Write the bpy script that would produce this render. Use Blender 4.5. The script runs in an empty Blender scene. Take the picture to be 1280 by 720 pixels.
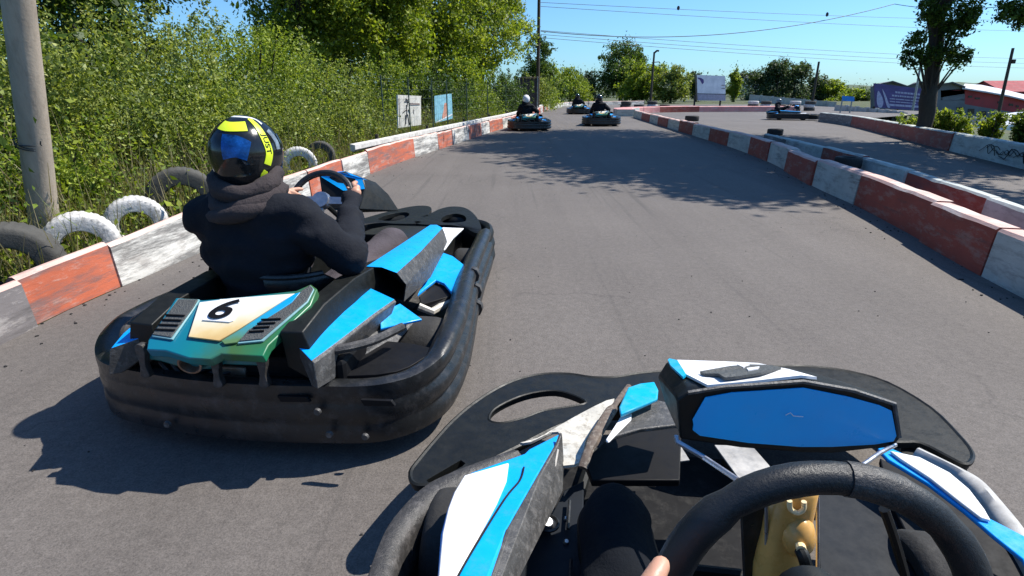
import bpy, bmesh, math, random
import numpy as np
from mathutils import Vector, Matrix, noise
from mathutils.geometry import tessellate_polygon
R = math.radians
random.seed(4)
RNG = np.random.default_rng(4)

# ------------------------------------------------------------------ camera, sky, sun, exposure
SC = bpy.context.scene
COL = SC.collection
CAM_H = 1.15
F = 700.0                                   # focal length in 1280-px units
TH = math.atan(245 / 700)                   # pitch down
CT, ST = math.cos(TH), math.sin(TH)
cam_d = bpy.data.cameras.new('camera')
cam_d.sensor_width = 36
cam_d.lens = 36 * F / 1280
cam_d.clip_start = 0.02
cam_d.clip_end = 3000
cam = bpy.data.objects.new('camera', cam_d)
cam.location = (0, 0, CAM_H)
cam.rotation_euler = (R(90) - TH, 0, 0)
COL.objects.link(cam)
SC.camera = cam

SUN = Vector((.74, .28, 1.0)).normalized()
sun_el = math.asin(SUN.z)
sun_az = math.atan2(SUN.x, SUN.y)
world = bpy.data.worlds.new('World')
SC.world = world
world.use_nodes = True
wn = world.node_tree
sky = wn.nodes.new('ShaderNodeTexSky')
sky.sky_type = 'NISHITA'
sky.sun_disc = False
sky.sun_elevation = sun_el
sky.sun_rotation = sun_az
sky.air_density = 1.0
sky.dust_density = 0.6
sky.ozone_density = 2.0
bg = wn.nodes['Background']
bg.inputs[1].default_value = 0.085
sm_ = wn.nodes.new('ShaderNodeMix'); sm_.data_type = 'RGBA'; sm_.blend_type = 'MULTIPLY'; sm_.inputs[0].default_value = 1
sm_.inputs[7].default_value = (.55, .90, 1.25, 1)
wn.links.new(sky.outputs[0], sm_.inputs[6]); wn.links.new(sm_.outputs[2], bg.inputs[0])
sl = bpy.data.lights.new('sun', 'SUN')
sl.energy = 4.4
sl.angle = R(0.5)
sl.color = (1.0, 0.95, 0.87)
so = bpy.data.objects.new('sun', sl)
so.rotation_euler = (-SUN).to_track_quat('-Z', 'Y').to_euler()
so.location = (20, 10, 20)
COL.objects.link(so)
SC.view_settings.view_transform = 'Standard'
SC.view_settings.look = 'None'
SC.view_settings.exposure = 0.75
SC.view_settings.gamma = 1

# ------------------------------------------------------------------ pixel <-> world helpers
def ray(px, py):
    x = px - 640; u = 360 - py
    return Vector((x, F * CT + u * ST, -F * ST + u * CT))
def W(px, py, z=0.0):
    r = ray(px, py); return r * ((z - CAM_H) / r.z) + Vector((0, 0, CAM_H))
def WY(px, py, Y):
    r = ray(px, py); return r * (Y / r.y) + Vector((0, 0, CAM_H))

# ------------------------------------------------------------------ materials
def nt(name):
    m = bpy.data.materials.new(name); m.use_nodes = True
    t = m.node_tree; b = t.nodes['Principled BSDF']
    return m, t, b
def ramp(t, fac, stops):
    r = t.nodes.new('ShaderNodeValToRGB'); e = r.color_ramp.elements
    e[0].position, e[0].color = stops[0][0], (*stops[0][1], 1)
    e[1].position, e[1].color = stops[-1][0], (*stops[-1][1], 1)
    for p, c in stops[1:-1]:
        n = e.new(p); n.color = (*c, 1)
    t.links.new(fac, r.inputs[0]); return r.outputs[0]
def tex(t, kind, scale, detail=4, rough=0.6, vec=None, coord='Object', stretch=None):
    n = t.nodes.new(kind)
    n.inputs['Scale'].default_value = scale
    if 'Detail' in n.inputs: n.inputs['Detail'].default_value = detail
    if 'Roughness' in n.inputs: n.inputs['Roughness'].default_value = rough
    tc = t.nodes.new('ShaderNodeTexCoord')
    src = vec or tc.outputs[coord]
    if stretch:
        mp = t.nodes.new('ShaderNodeMapping'); mp.inputs['Scale'].default_value = stretch
        t.links.new(src, mp.inputs[0]); src = mp.outputs[0]
    t.links.new(src, n.inputs['Vector'])
    return n.outputs[0]
def mix(t, fac, a, b, mode='MIX'):
    n = t.nodes.new('ShaderNodeMix'); n.data_type = 'RGBA'; n.blend_type = mode
    for k, v in ((0, fac), (6, a), (7, b)):
        if isinstance(v, (int, float)): n.inputs[k].default_value = v
        elif isinstance(v, tuple): n.inputs[k].default_value = (*v, 1)
        else: t.links.new(v, n.inputs[k])
    return n.outputs[2]
def bump(t, b, h, strength, dist=0.01):
    n = t.nodes.new('ShaderNodeBump'); n.inputs['Strength'].default_value = strength
    n.inputs['Distance'].default_value = dist
    t.links.new(h, n.inputs['Height']); t.links.new(n.outputs[0], b.inputs['Normal'])
def simple(name, col, rough=0.5, metal=0.0, var=0.25, scale=8, dirt=None, dirt_amt=0.3, bmp=0.0, bscale=60, spec=0.5, stretch=None):
    m, t, b = nt(name)
    n = tex(t, 'ShaderNodeTexNoise', scale, 5, 0.65, stretch=stretch)
    lo = tuple(c * (1 - var) for c in col); hi = tuple(min(1, c * (1 + var)) for c in col)
    c = ramp(t, n, [(0.3, lo), (0.7, hi)])
    if dirt:
        n2 = tex(t, 'ShaderNodeTexNoise', scale * 2.3, 8, 0.75, stretch=stretch)
        f = ramp(t, n2, [(0.5, (0, 0, 0)), (0.68, (dirt_amt,) * 3)])
        c = mix(t, f, c, dirt)
    t.links.new(c, b.inputs['Base Color'])
    rn = tex(t, 'ShaderNodeTexNoise', scale * 4, 6, 0.7)
    rr = ramp(t, rn, [(0.3, (max(0, rough - .1),) * 3), (0.75, (min(1, rough + .15),) * 3)])
    t.links.new(rr, b.inputs['Roughness'])
    b.inputs['Metallic'].default_value = metal
    b.inputs['Specular IOR Level'].default_value = spec
    if bmp: bump(t, b, tex(t, 'ShaderNodeTexNoise', bscale, 6, 0.7), bmp)
    return m
M = {}
M['plastic'] = simple('black_plastic', (.013, .014, .015), .33, dirt=(.075, .07, .068), dirt_amt=.5, bmp=.15, bscale=90)
M['plastic_worn'] = simple('worn_black_plastic', (.032, .030, .029), .5, dirt=(.13, .12, .115), dirt_amt=.6, bmp=.4, bscale=50, scale=14)
M['plastic_grey'] = simple('scuffed_grey_plastic', (.062, .060, .058), .45, dirt=(.22, .21, .20), dirt_amt=.6, bmp=.4, bscale=60, scale=18)
M['plastic_matte'] = simple('matte_black_plastic', (.0075, .0085, .008), .48, dirt=(.024, .024, .023), dirt_amt=.3, bmp=.1, spec=.28)
M['blue'] = simple('bright_blue_plastic', (.0, .34, .90), .32, var=.06, dirt=(.12, .28, .45), dirt_amt=.25, scale=12)
M['blue_deep'] = simple('deep_blue_sticker', (.0, .44, .98), .35, var=.05, dirt=(.3, .4, .6), dirt_amt=.05)
M['teal'] = simple('teal_plastic', (.005, .20, .30), .35, var=.15, dirt=(.06, .12, .12), dirt_amt=.4)
M['white'] = simple('white_plastic', (.80, .80, .80), .35, var=.03, dirt=(.5, .48, .45), dirt_amt=.18)
M['cream'] = simple('dirty_white_plastic', (.55, .52, .45), .5, var=.2, dirt=(.16, .13, .09), dirt_amt=.8, scale=16)
M['black'] = simple('deep_black', (.005, .005, .006), .6, spec=.2)
M['rubber'] = simple('tyre_rubber', (.022, .021, .020), .8, bmp=.3, scale=20)
M['rubber_dusty'] = simple('dusty_old_rubber', (.065, .062, .055), .9, dirt=(.05, .05, .045), dirt_amt=.6, bmp=.5, bscale=40)
M['rubber_white'] = simple('white_painted_rubber', (.62, .60, .57), .7, dirt=(.16, .15, .14), dirt_amt=.85, bmp=.5, bscale=40, scale=6)
M['rubber_red'] = simple('red_painted_rubber', (.30, .05, .04), .7, dirt=(.08, .06, .06), dirt_amt=.85, bmp=.5, bscale=40, scale=6)
M['steel'] = simple('brushed_steel', (.45, .45, .46), .35, metal=.9)
M['chrome'] = simple('zinc_rod', (.55, .55, .57), .3, metal=.85)
M['rust'] = simple('exhaust_metal', (.25, .16, .11), .5, metal=.6, dirt=(.5, .45, .4), dirt_amt=.5)
M['alu'] = simple('dull_aluminium', (.42, .40, .37), .45, metal=.35, dirt=(.2, .19, .17), dirt_amt=.5)
M['tank'] = simple('amber_plastic_bottle', (.62, .34, .09), .3, var=.2, dirt=(.4, .22, .05), dirt_amt=.5)
M['suede'] = simple('black_rubber_grip', (.015, .016, .017), .42, bmp=.25, bscale=300)
M['hoodie'] = simple('black_hoodie_cloth', (.0075, .009, .014), .9, spec=.25, bmp=.5, bscale=30, scale=5)
M['collar'] = simple('dark_brown_scarf_cloth', (.035, .026, .027), .95, bmp=.8, bscale=40)
M['jeans'] = simple('dark_plum_trousers', (.062, .050, .058), .9, bmp=.6, bscale=40)
M['skin'] = simple('skin', (.55, .29, .19), .5, var=.1, bmp=.1)
M['visor'] = simple('dark_visor', (.01, .01, .012), .08)
M['hel_blk'] = simple('gloss_black_shell', (.010, .011, .012), .12, dirt=(.05, .05, .05), dirt_amt=.3)
M['hel_yel'] = simple('fluorescent_yellow_paint', (.72, .86, .03), .3, var=.05)
M['hel_wht'] = simple('white_shell', (.75, .75, .75), .2, var=.03)
M['wood'] = simple('dark_weathered_wood', (.055, .042, .032), .85, bmp=.5, stretch=(8, 8, .5))
M['bark'] = simple('rough_bark', (.045, .036, .028), .95, bmp=1.0, bscale=18, stretch=(4, 4, .8))
M['concrete_pole'] = simple('weathered_concrete', (.36, .30, .235), .9, var=.18, dirt=(.20, .16, .12), dirt_amt=.6, bmp=.3, scale=3, stretch=(3, 3, .6))
M['wire'] = simple('dark_wire', (.03, .035, .04), .6)
M['galv'] = simple('galvanised_steel', (.30, .32, .31), .5, metal=.5)
M['rail_white'] = simple('weathered_white_rail', (.62, .60, .56), .6, dirt=(.25, .22, .2), dirt_amt=.6, scale=5)
M['brown_board'] = simple('dark_brown_board', (.05, .038, .045), .7)
M['roof_grey'] = simple('grey_corrugated_roof', (.07, .075, .08), .7, stretch=(1, 8, 1))
M['roof_light'] = simple('pale_sheet_roof', (.50, .50, .52), .5, stretch=(1, 8, 1))
M['wall_red'] = simple('red_painted_render', (.33, .045, .05), .8, dirt=(.18, .06, .06), dirt_amt=.5, scale=.6)
M['wall_grey'] = simple('grey_render', (.16, .17, .18), .85, scale=.6)
M['wall_white'] = simple('dirty_white_concrete', (.52, .50, .46), .85, dirt=(.25, .24, .22), dirt_amt=.5, scale=1.5)
M['window'] = simple('window_glass', (.02, .025, .03), .1)
M['sign_blue'] = simple('blue_road_sign', (.0, .20, .60), .4)

def asphalt():
    m, t, b = nt('worn_asphalt')
    big = tex(t, 'ShaderNodeTexNoise', .55, 6, .6)
    base = ramp(t, big, [(.3, (.120, .106, .096)), (.7, (.152, .135, .122))])
    streak = tex(t, 'ShaderNodeTexNoise', 1.0, 5, .6, stretch=(2.4, .12, 1))
    sf = ramp(t, streak, [(.35, (0, 0, 0)), (.75, (.45,) * 3)])
    base = mix(t, sf, base, (.084, .074, .067))
    fine = tex(t, 'ShaderNodeTexNoise', 170, 3, .8)
    ff = ramp(t, fine, [(.3, (.62,) * 3), (.5, (1, 1, 1)), (.72, (1.35,) * 3)])
    base = mix(t, 1.0, base, ff, 'MULTIPLY')
    mid = tex(t, 'ShaderNodeTexNoise', 28, 5, .75)
    mf = ramp(t, mid, [(.35, (.86,) * 3), (.65, (1.1,) * 3)])
    base = mix(t, 1.0, base, mf, 'MULTIPLY')
    spot = tex(t, 'ShaderNodeTexVoronoi', 26)
    sp = ramp(t, spot, [(.03, (.75,) * 3), (.07, (0, 0, 0))])
    gate = tex(t, 'ShaderNodeTexNoise', 3.1, 2)
    gr = ramp(t, gate, [(.56, (0, 0, 0)), (.6, (1, 1, 1))])
    k = mix(t, 1.0, sp, gr, 'MULTIPLY')
    base = mix(t, k, base, (.05, .047, .044))
    # cracks and a few darker tar repairs
    wn_ = t.nodes.new('ShaderNodeTexVoronoi'); wn_.feature = 'DISTANCE_TO_EDGE'; wn_.inputs['Scale'].default_value = .55
    tc_ = t.nodes.new('ShaderNodeTexCoord'); nz = t.nodes.new('ShaderNodeTexNoise'); nz.inputs['Scale'].default_value = 2.2; nz.inputs['Detail'].default_value = 8
    ad = t.nodes.new('ShaderNodeMix'); ad.data_type = 'RGBA'; ad.blend_type = 'LINEAR_LIGHT'; ad.inputs[0].default_value = .35
    t.links.new(tc_.outputs['Object'], nz.inputs['Vector']); t.links.new(tc_.outputs['Object'], ad.inputs[6]); t.links.new(nz.outputs[1], ad.inputs[7]); t.links.new(ad.outputs[2], wn_.inputs['Vector'])
    cr = ramp(t, wn_.outputs['Distance'], [(.0, (.32,) * 3), (.004, (.12,) * 3), (.008, (0, 0, 0))])
    cg = ramp(t, tex(t, 'ShaderNodeTexNoise', .45, 2), [(.48, (0, 0, 0)), (.56, (1, 1, 1))])
    base = mix(t, mix(t, 1.0, cr, cg, 'MULTIPLY'), base, (.035, .032, .030))
    skid = tex(t, 'ShaderNodeTexNoise', 1.0, 3, .55, stretch=(9, .22, 1))
    sk = ramp(t, skid, [(.60, (0, 0, 0)), (.72, (.42,) * 3)])
    base = mix(t, sk, base, (.055, .051, .048))
    t.links.new(base, b.inputs['Base Color'])
    b.inputs['Roughness'].default_value = .82
    b.inputs['Specular IOR Level'].default_value = .35
    bump(t, b, fine, .5, .004)
    return m
M['asphalt'] = asphalt()
def ground_mat():
    m, t, b = nt('dry_earth_and_grass')
    n = tex(t, 'ShaderNodeTexNoise', .8, 8, .7)
    c = ramp(t, n, [(.35, (.10, .08, .05)), (.5, (.07, .085, .03)), (.65, (.045, .075, .02))])
    t.links.new(c, b.inputs['Base Color']); b.inputs['Roughness'].default_value = .95
    bump(t, b, tex(t, 'ShaderNodeTexNoise', 14, 8, .7), .8, .05)
    return m
M['ground'] = ground_mat()
def painted(name, col, under, amt, scar=(.06, .055, .055), scar_amt=.8, lo=.52):
    """concrete with scraped paint: streaky rubber scars along the wall and chipped patches"""
    m, t, b = nt(name)
    ch = tex(t, 'ShaderNodeTexNoise', 5, 9, .75, stretch=(.6, .6, 2.2))
    cf = ramp(t, ch, [(.51, (0, 0, 0)), (.60, (amt,) * 3)])
    v = tex(t, 'ShaderNodeTexNoise', 2.5, 4, .6)
    base = ramp(t, v, [(.3, tuple(c * .82 for c in col)), (.7, tuple(min(1, c * 1.12) for c in col))])
    c = mix(t, cf, base, under)
    sc = tex(t, 'ShaderNodeTexNoise', 3.2, 9, .78, stretch=(.35, .35, 3.4))
    sf = ramp(t, sc, [(lo, (0, 0, 0)), (lo + .13, (scar_amt,) * 3)])
    c = mix(t, sf, c, scar)
    t.links.new(c, b.inputs['Base Color']); b.inputs['Roughness'].default_value = .75
    bump(t, b, ch, .5, .012)
    return m
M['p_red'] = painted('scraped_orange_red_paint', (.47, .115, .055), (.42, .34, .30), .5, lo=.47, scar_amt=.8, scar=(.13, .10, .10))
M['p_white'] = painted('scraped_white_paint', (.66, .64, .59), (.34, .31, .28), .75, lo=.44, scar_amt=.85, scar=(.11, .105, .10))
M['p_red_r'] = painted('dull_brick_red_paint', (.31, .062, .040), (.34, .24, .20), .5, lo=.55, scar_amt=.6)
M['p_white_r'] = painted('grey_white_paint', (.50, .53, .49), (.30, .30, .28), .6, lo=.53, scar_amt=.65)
M['p_dark'] = painted('tyre_blackened_paint', (.17, .155, .155), (.45, .42, .40), .5, lo=.5, scar_amt=.6)
M['p_pink'] = painted('sun_bleached_pink_paint', (.60, .26, .24), (.5, .45, .42), .6, lo=.6, scar_amt=.4)
M['conc_top'] = painted('bleached_pink_top', (.62, .40, .34), (.66, .60, .54), .7, lo=.6, scar_amt=.5)

def leaf_mat(name, cols, trans=.35, sc=1.2, rough=.5):
    m = bpy.data.materials.new(name); m.use_nodes = True
    t = m.node_tree; b = t.nodes['Principled BSDF']; out = t.nodes['Material Output']
    g = t.nodes.new('ShaderNodeNewGeometry')
    n = tex(t, 'ShaderNodeTexNoise', sc, 3, .6)
    a = t.nodes.new('ShaderNodeMath'); a.operation = 'MULTIPLY'; a.inputs[1].default_value = .55
    t.links.new(g.outputs['Random Per Island'], a.inputs[0])
    a2 = t.nodes.new('ShaderNodeMath'); a2.operation = 'MULTIPLY_ADD'; a2.inputs[1].default_value = .75
    t.links.new(n, a2.inputs[0]); t.links.new(a.outputs[0], a2.inputs[2])
    c = ramp(t, a2.outputs[0], [(.25 + .65 * i / (len(cols) - 1), k) for i, k in enumerate(cols)])
    t.links.new(c, b.inputs['Base Color']); b.inputs['Roughness'].default_value = rough
    b.inputs['Specular IOR Level'].default_value = .3
    tr = t.nodes.new('ShaderNodeBsdfTranslucent')
    c2 = mix(t, 1.0, c, (1.5, 1.5, .6), 'MULTIPLY')
    t.links.new(c2, tr.inputs[0])
    ms = t.nodes.new('ShaderNodeMixShader'); ms.inputs[0].default_value = trans
    t.links.new(b.outputs[0], ms.inputs[1]); t.links.new(tr.outputs[0], ms.inputs[2])
    t.links.new(ms.outputs[0], out.inputs[0])
    return m
M['lf_bush'] = leaf_mat('grey_green_shrub_leaves', [(.016, .034, .008), (.085, .125, .026), (.20, .255, .05), (.36, .39, .10)])
M['lf_bush2'] = leaf_mat('fresh_green_shrub_leaves', [(.016, .036, .007), (.085, .145, .016), (.20, .27, .030), (.35, .41, .06)])
M['lf_tree'] = leaf_mat('dark_green_tree_leaves', [(.012, .028, .008), (.03, .062, .012), (.065, .115, .02), (.13, .20, .03)])
M['lf_bright'] = leaf_mat('bright_yellow_green_leaves', [(.035, .065, .010), (.10, .155, .018), (.20, .27, .028), (.33, .37, .05)], .45)
M['lf_dry'] = leaf_mat('dry_grass_stems', [(.10, .10, .035), (.17, .15, .07), (.26, .22, .12), (.10, .14, .03)], .3)
M['lf_far'] = leaf_mat('distant_tree_leaves', [(.03, .055, .025), (.05, .085, .032), (.085, .12, .04)], .3, .4)

# ------------------------------------------------------------------ object helpers
def tag(o, label=None, cat=None, group=None, kind=None):
    for k, v in (('label', label), ('category', cat), ('group', group), ('kind', kind)):
        if v: o[k] = v
    return o
def thing(name, label, cat, loc=(0, 0, 0), rz=0.0, group=None):
    o = bpy.data.objects.new(name, None); COL.objects.link(o)
    o.location = loc; o.rotation_euler = (0, 0, rz); o.empty_display_size = .1
    return tag(o, label, cat, group)
def mk(name, verts, faces, mat, parent=None, smooth=True, angle=35, bevel=0, bseg=2):
    me = bpy.data.meshes.new(name)
    me.from_pydata([tuple(v) for v in verts], [], faces); me.validate()
    mats = mat if isinstance(mat, (list, tuple)) else [mat]
    for k in mats: me.materials.append(k)
    bm = bmesh.new(); bm.from_mesh(me)
    bmesh.ops.recalc_face_normals(bm, faces=bm.faces)
    bm.to_mesh(me); bm.free()
    if smooth:
        me.shade_smooth(); me.set_sharp_from_angle(angle=R(angle))
    o = bpy.data.objects.new(name, me); COL.objects.link(o)
    if parent: o.parent = parent
    if bevel:
        b = o.modifiers.new('bevel', 'BEVEL'); b.width = bevel; b.segments = bseg; b.limit_method = 'ANGLE'; b.angle_limit = R(40)
        b.harden_normals = False
    return o
class MB:
    """collects shapes into one mesh"""
    def __init__(s): s.v = []; s.f = []; s.mi = []
    def add(s, v, f, mi=0):
        k = len(s.v); s.v += [Vector(a) for a in v]; s.f += [tuple(i + k for i in q) for q in f]; s.mi += [mi] * len(f); return s
    def box(s, c, d, rot=None, mi=0):
        c = Vector(c); v = []
        for x in (-.5, .5):
            for y in (-.5, .5):
                for z in (-.5, .5):
                    p = Vector((x * d[0], y * d[1], z * d[2]))
                    v.append(c + (rot @ p if rot else p))
        return s.add(v, [(0, 1, 3, 2), (4, 6, 7, 5), (0, 4, 5, 1), (2, 3, 7, 6), (0, 2, 6, 4), (1, 5, 7, 3)], mi)
    def tube(s, pts, r, n=8, closed=False, cap=True, mi=0, up=None, flat=1.0):
        pts = [Vector(p) for p in pts]; m = len(pts)
        rs = r if isinstance(r, (list, tuple)) else [r] * m
        v = []; f = []
        prev = None
        for i, p in enumerate(pts):
            if closed: d = pts[(i + 1) % m] - pts[i - 1]
            else: d = pts[min(i + 1, m - 1)] - pts[max(i - 1, 0)]
            d.normalize()
            if prev is None:
                u = Vector(up) if up else (Vector((0, 0, 1)) if abs(d.z) < .9 else Vector((1, 0, 0)))
            else: u = prev
            u = (u - d * u.dot(d)).normalized(); prev = u
            w = d.cross(u)
            for k in range(n):
                a = 2 * math.pi * k / n
                v.append(p + (u * math.cos(a) * flat + w * math.sin(a)) * rs[i])
        for i in range(m if closed else m - 1):
            for k in range(n):
                j = (i + 1) % m
                f.append((i * n + k, i * n + (k + 1) % n, j * n + (k + 1) % n, j * n + k))
        if cap and not closed:
            f.append(tuple(range(n))[::-1]); f.append(tuple((m - 1) * n + k for k in range(n)))
        return s.add(v, f, mi)
    def lathe(s, prof, c, axis, n=24, mi=0):
        """prof: list of (radius, height along axis)"""
        axis = Vector(axis).normalized(); u = axis.orthogonal().normalized(); w = axis.cross(u); c = Vector(c)
        v = []; f = []; m = len(prof)
        for k in range(n):
            a = 2 * math.pi * k / n
            for (r, h) in prof: v.append(c + axis * h + (u * math.cos(a) + w * math.sin(a)) * r)
        for k in range(n):
            for i in range(m - 1):
                f.append((k * m + i, k * m + i + 1, ((k + 1) % n) * m + i + 1, ((k + 1) % n) * m + i))
        return s.add(v, f, mi)
    def slab(s, pts, th, holes=(), direction=None, mi=0):
        """flat-ish outline (with holes) given as its top face, thickened away from DIRECTION"""
        loops = [[Vector(p) for p in pts]] + [[Vector(p) for p in h] for h in holes]
        nrm = Vector((0, 0, 0)); L = loops[0]
        for i in range(len(L)):
            a, b = L[i], L[(i + 1) % len(L)]
            nrm += Vector(((a.y - b.y) * (a.z + b.z), (a.z - b.z) * (a.x + b.x), (a.x - b.x) * (a.y + b.y)))
        nrm.normalize()
        if nrm.z < 0 and direction is None: nrm = -nrm
        if direction is not None:
            if nrm.dot(Vector(direction)) < 0: nrm = -nrm
        tri = tessellate_polygon(loops)
        allp = [p for l in loops for p in l]; n = len(allp)
        v = allp + [p - nrm * th for p in allp]
        f = [tuple(t) for t in tri] + [tuple(i + n for i in t)[::-1] for t in tri]
        k = 0
        for l in loops:
            for i in range(len(l)):
                a, b = k + i, k + (i + 1) % len(l)
                f.append((a, b, b + n, a + n))
            k += len(l)
        return s.add(v, f, mi)
    def loft(s, secs, cap=(True, True), closed=True, mi=0):
        n = len(secs[0]); v = [p for q in secs for p in q]; f = []
        for i in range(len(secs) - 1):
            for k in range(n if closed else n - 1):
                f.append((i * n + k, i * n + (k + 1) % n, (i + 1) * n + (k + 1) % n, (i + 1) * n + k))
        if cap[0]: f.append(tuple(range(n))[::-1])
        if cap[1]: f.append(tuple((len(secs) - 1) * n + k for k in range(n)))
        return s.add(v, f, mi)
    def ball(s, c, r, n=12, mi=0, rot=None):
        c = Vector(c); r = Vector(r) if hasattr(r, '__len__') else Vector((r, r, r)); v = []; f = []
        m = n // 2
        for i in range(1, m):
            a = math.pi * i / m
            for k in range(n):
                b = 2 * math.pi * k / n
                p = Vector((math.sin(a) * math.cos(b) * r.x, math.sin(a) * math.sin(b) * r.y, math.cos(a) * r.z))
                v.append(c + (rot @ p if rot else p))
        t0 = len(v); p = Vector((0, 0, r.z)); v.append(c + (rot @ p if rot else p)); v.append(c - (rot @ p if rot else p))
        for i in range(m - 2):
            for k in range(n): f.append((i * n + k, i * n + (k + 1) % n, (i + 1) * n + (k + 1) % n, (i + 1) * n + k))
        for k in range(n):
            f.append((t0, (k + 1) % n, k)); f.append((t0 + 1, (m - 2) * n + k, (m - 2) * n + (k + 1) % n))
        return s.add(v, f, mi)
    def build(s, name, mat, parent=None, **kw):
        o = mk(name, s.v, s.f, mat, parent, **kw)
        if any(s.mi) and len(o.data.polygons) == len(s.mi): o.data.polygons.foreach_set('material_index', s.mi)
        return o
def smooth_curve(pts, k=6, closed=True):
    pts = [Vector(p) for p in pts]; n = len(pts); out = []
    for i in range(n if closed else n - 1):
        p0 = pts[(i - 1) % n] if closed or i > 0 else pts[0]
        p1 = pts[i]; p2 = pts[(i + 1) % n]
        p3 = pts[(i + 2) % n] if closed or i + 2 < n else pts[-1]
        for j in range(k):
            t = j / k
            out.append(.5 * ((2 * p1) + (p2 - p0) * t + (2 * p0 - 5 * p1 + 4 * p2 - p3) * t * t + (3 * p1 - p0 - 3 * p2 + p3) * t ** 3))
    if not closed: out.append(pts[-1])
    return out
def children(o): return [c for c in bpy.data.objects if c.parent == o]
def copy_tree(o, parent=None):
    c = o.copy(); COL.objects.link(c); c.parent = parent
    for ch in children(o): copy_tree(ch, c)
    return c
def text_mesh(s, size):
    cu = bpy.data.curves.new('t', 'FONT'); cu.body = s; cu.size = size; cu.align_x = 'CENTER'; cu.align_y = 'CENTER'
    cu.offset = size * .02; cu.resolution_u = 6; cu.extrude = .0
    o = bpy.data.objects.new('t', cu); COL.objects.link(o)
    bpy.context.view_layer.update()
    me = bpy.data.meshes.new_from_object(o.evaluated_get(bpy.context.evaluated_depsgraph_get()))
    v = [p.co.copy() for p in me.vertices]; f = [tuple(q.vertices) for q in me.polygons]
    bpy.data.objects.remove(o); bpy.data.curves.remove(cu); bpy.data.meshes.remove(me)
    return v, f

# ------------------------------------------------------------------ ground and track
def gz(x, y):
    """the land falls away beyond the far right wall; rises a little behind the left hedge"""
    z = 0.0
    d = x - (6.0 + .35 * min(y, 26)) - 1.0
    if d > 0 and y < 70: z -= min(3.2, d * .075) * min(1, max(0, (70 - y) / 25))
    if x < -5 - 0 * y: z += min(1.2, (-5 - x) * .12)
    return z
def ground():
    xs = [-900, -300, -100, -50] + list(np.arange(-30, 80, 1.5)) + [90, 120, 160, 300, 900]
    ys = [-900, -200, -50] + list(np.arange(-12, 90, 1.5)) + [100, 120, 160, 300, 900, 2600]
    v = [(x, y, gz(x, y) - .004) for y in ys for x in xs]; n = len(xs)
    f = [(j * n + i, j * n + i + 1, (j + 1) * n + i + 1, (j + 1) * n + i) for j in range(len(ys) - 1) for i in range(n - 1)]
    tag(mk('ground', v, f, M['ground']), kind='structure')
ground()
LW = [(-2.50, -3), (-2.47, 0), (-2.45, 1.8), (-2.47, 2.9), (-2.36, 4.0), (-2.25, 6), (-2.12, 8.1), (-1.92, 10), (-1.66, 11.5), (-.72, 17), (.15, 22), (1.25, 30), (2.3, 39), (3.2, 44), (5.2, 50.5), (8.5, 54), (12.8, 57)]
RA = [(2.2, -2), (2.55, .5), (2.85, 2.1), (3.08, 3.4), (3.40, 4.75), (3.65, 5.9), (3.88, 7.3), (4.4, 9.7), (4.75, 12.2), (5.0, 15.5), (5.35, 21), (5.8, 28)]
RC = [(6.3, 4.0), (6.9, 5.8), (8.0, 8.9), (9.05, 12), (10.6, 16.4), (12.1, 20.9), (12.6, 24)]
RB = [(6.1, 29), (6.5, 32), (8.0, 34.3), (11, 35.6), (14, 36), (17.5, 36.2)]
def track():
    out = [(x, y) for x, y in LW] + [(26, 58), (26, 36), (20, 30), (13.5, 24.5)] + [(x + .1, y) for x, y in RC[::-1]] + [(5.6, -3)]
    me = MB().slab([(x, y, .004) for x, y in out], .003)
    tag(me.build('track', M['asphalt'], smooth=False), kind='structure')
track()

# ------------------------------------------------------------------ painted concrete walls
def resample(path, step=.25):
    p = [Vector((a, b, 0)) for a, b in path]; c = smooth_curve(p, 24, False)
    out = [c[0]]; acc = 0
    for i in range(1, len(c)):
        acc += (c[i] - c[i - 1]).length
        if acc >= step: out.append(c[i]); acc = 0
    out.append(c[-1]); return out
def wall(name, label, path, h, w, side, cuts, mats, top_mat, group=None, lean=.02, seglabels=None):
    """path = foot of the face towards the track; SIDE +1 puts the thickness to the right of the path. cuts: y (or x) values where the paint changes"""
    pts = resample(path, .2)
    t = thing(name, label, 'barrier', (pts[0].x, pts[0].y, 0), group=group)
    off = Vector(t.location)
    idx = [0] + [min(range(len(pts)), key=lambda i: abs(pts[i].y - c)) for c in cuts] + [len(pts) - 1]
    idx = sorted(set(idx))
    for s in range(len(idx) - 1):
        a, b = idx[s], idx[s + 1]
        secs = []
        jog = random.uniform(-.018, .018); jz = random.uniform(-.014, .014)
        rr = list(range(a, b + 1))
        for q, i in enumerate(rr):
            d = (pts[min(i + 1, len(pts) - 1)] - pts[max(i - 1, 0)]).normalized()
            n = Vector((d.y, -d.x, 0)) * side
            p = pts[i] + n * jog
            if q == 0: p = p + d * .006
            if q == len(rr) - 1: p = p - d * .006
            hh = (h(p) if callable(h) else h) + jz + .009 * noise.noise(p * 3) + .006 * noise.noise(p * 11)
            e = .02 + .010 * noise.noise(p * 7)
            sec = [p, p + n * lean + Vector((0, 0, hh - e)), p + n * (lean + e) + Vector((0, 0, hh)), p + n * (w - e) + Vector((0, 0, hh)), p + n * w + Vector((0, 0, hh - e)), p + n * (w + .01)]
            secs.append([x - off for x in sec])
        m = MB().loft(secs)
        mt = mats[s % len(mats)] if not isinstance(mats, dict) else mats[s]
        o = m.build('painted_block', [mt, top_mat], t, smooth=True, angle=30)
        for pl in o.data.polygons:
            if abs(pl.normal.z) > .5: pl.material_index = 1
    return t
bx = [W(150, 306, .285).y, W(404, 210, .37).y, W(449, 195, .37).y, W(486, 186, .37).y, W(525, 171.5, .37).y, W(549, 164, .37).y, W(567, 160, .37).y, W(584, 155.5, .37).y, W(596, 152, .37).y, W(607, 149.5, .37).y]
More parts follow.
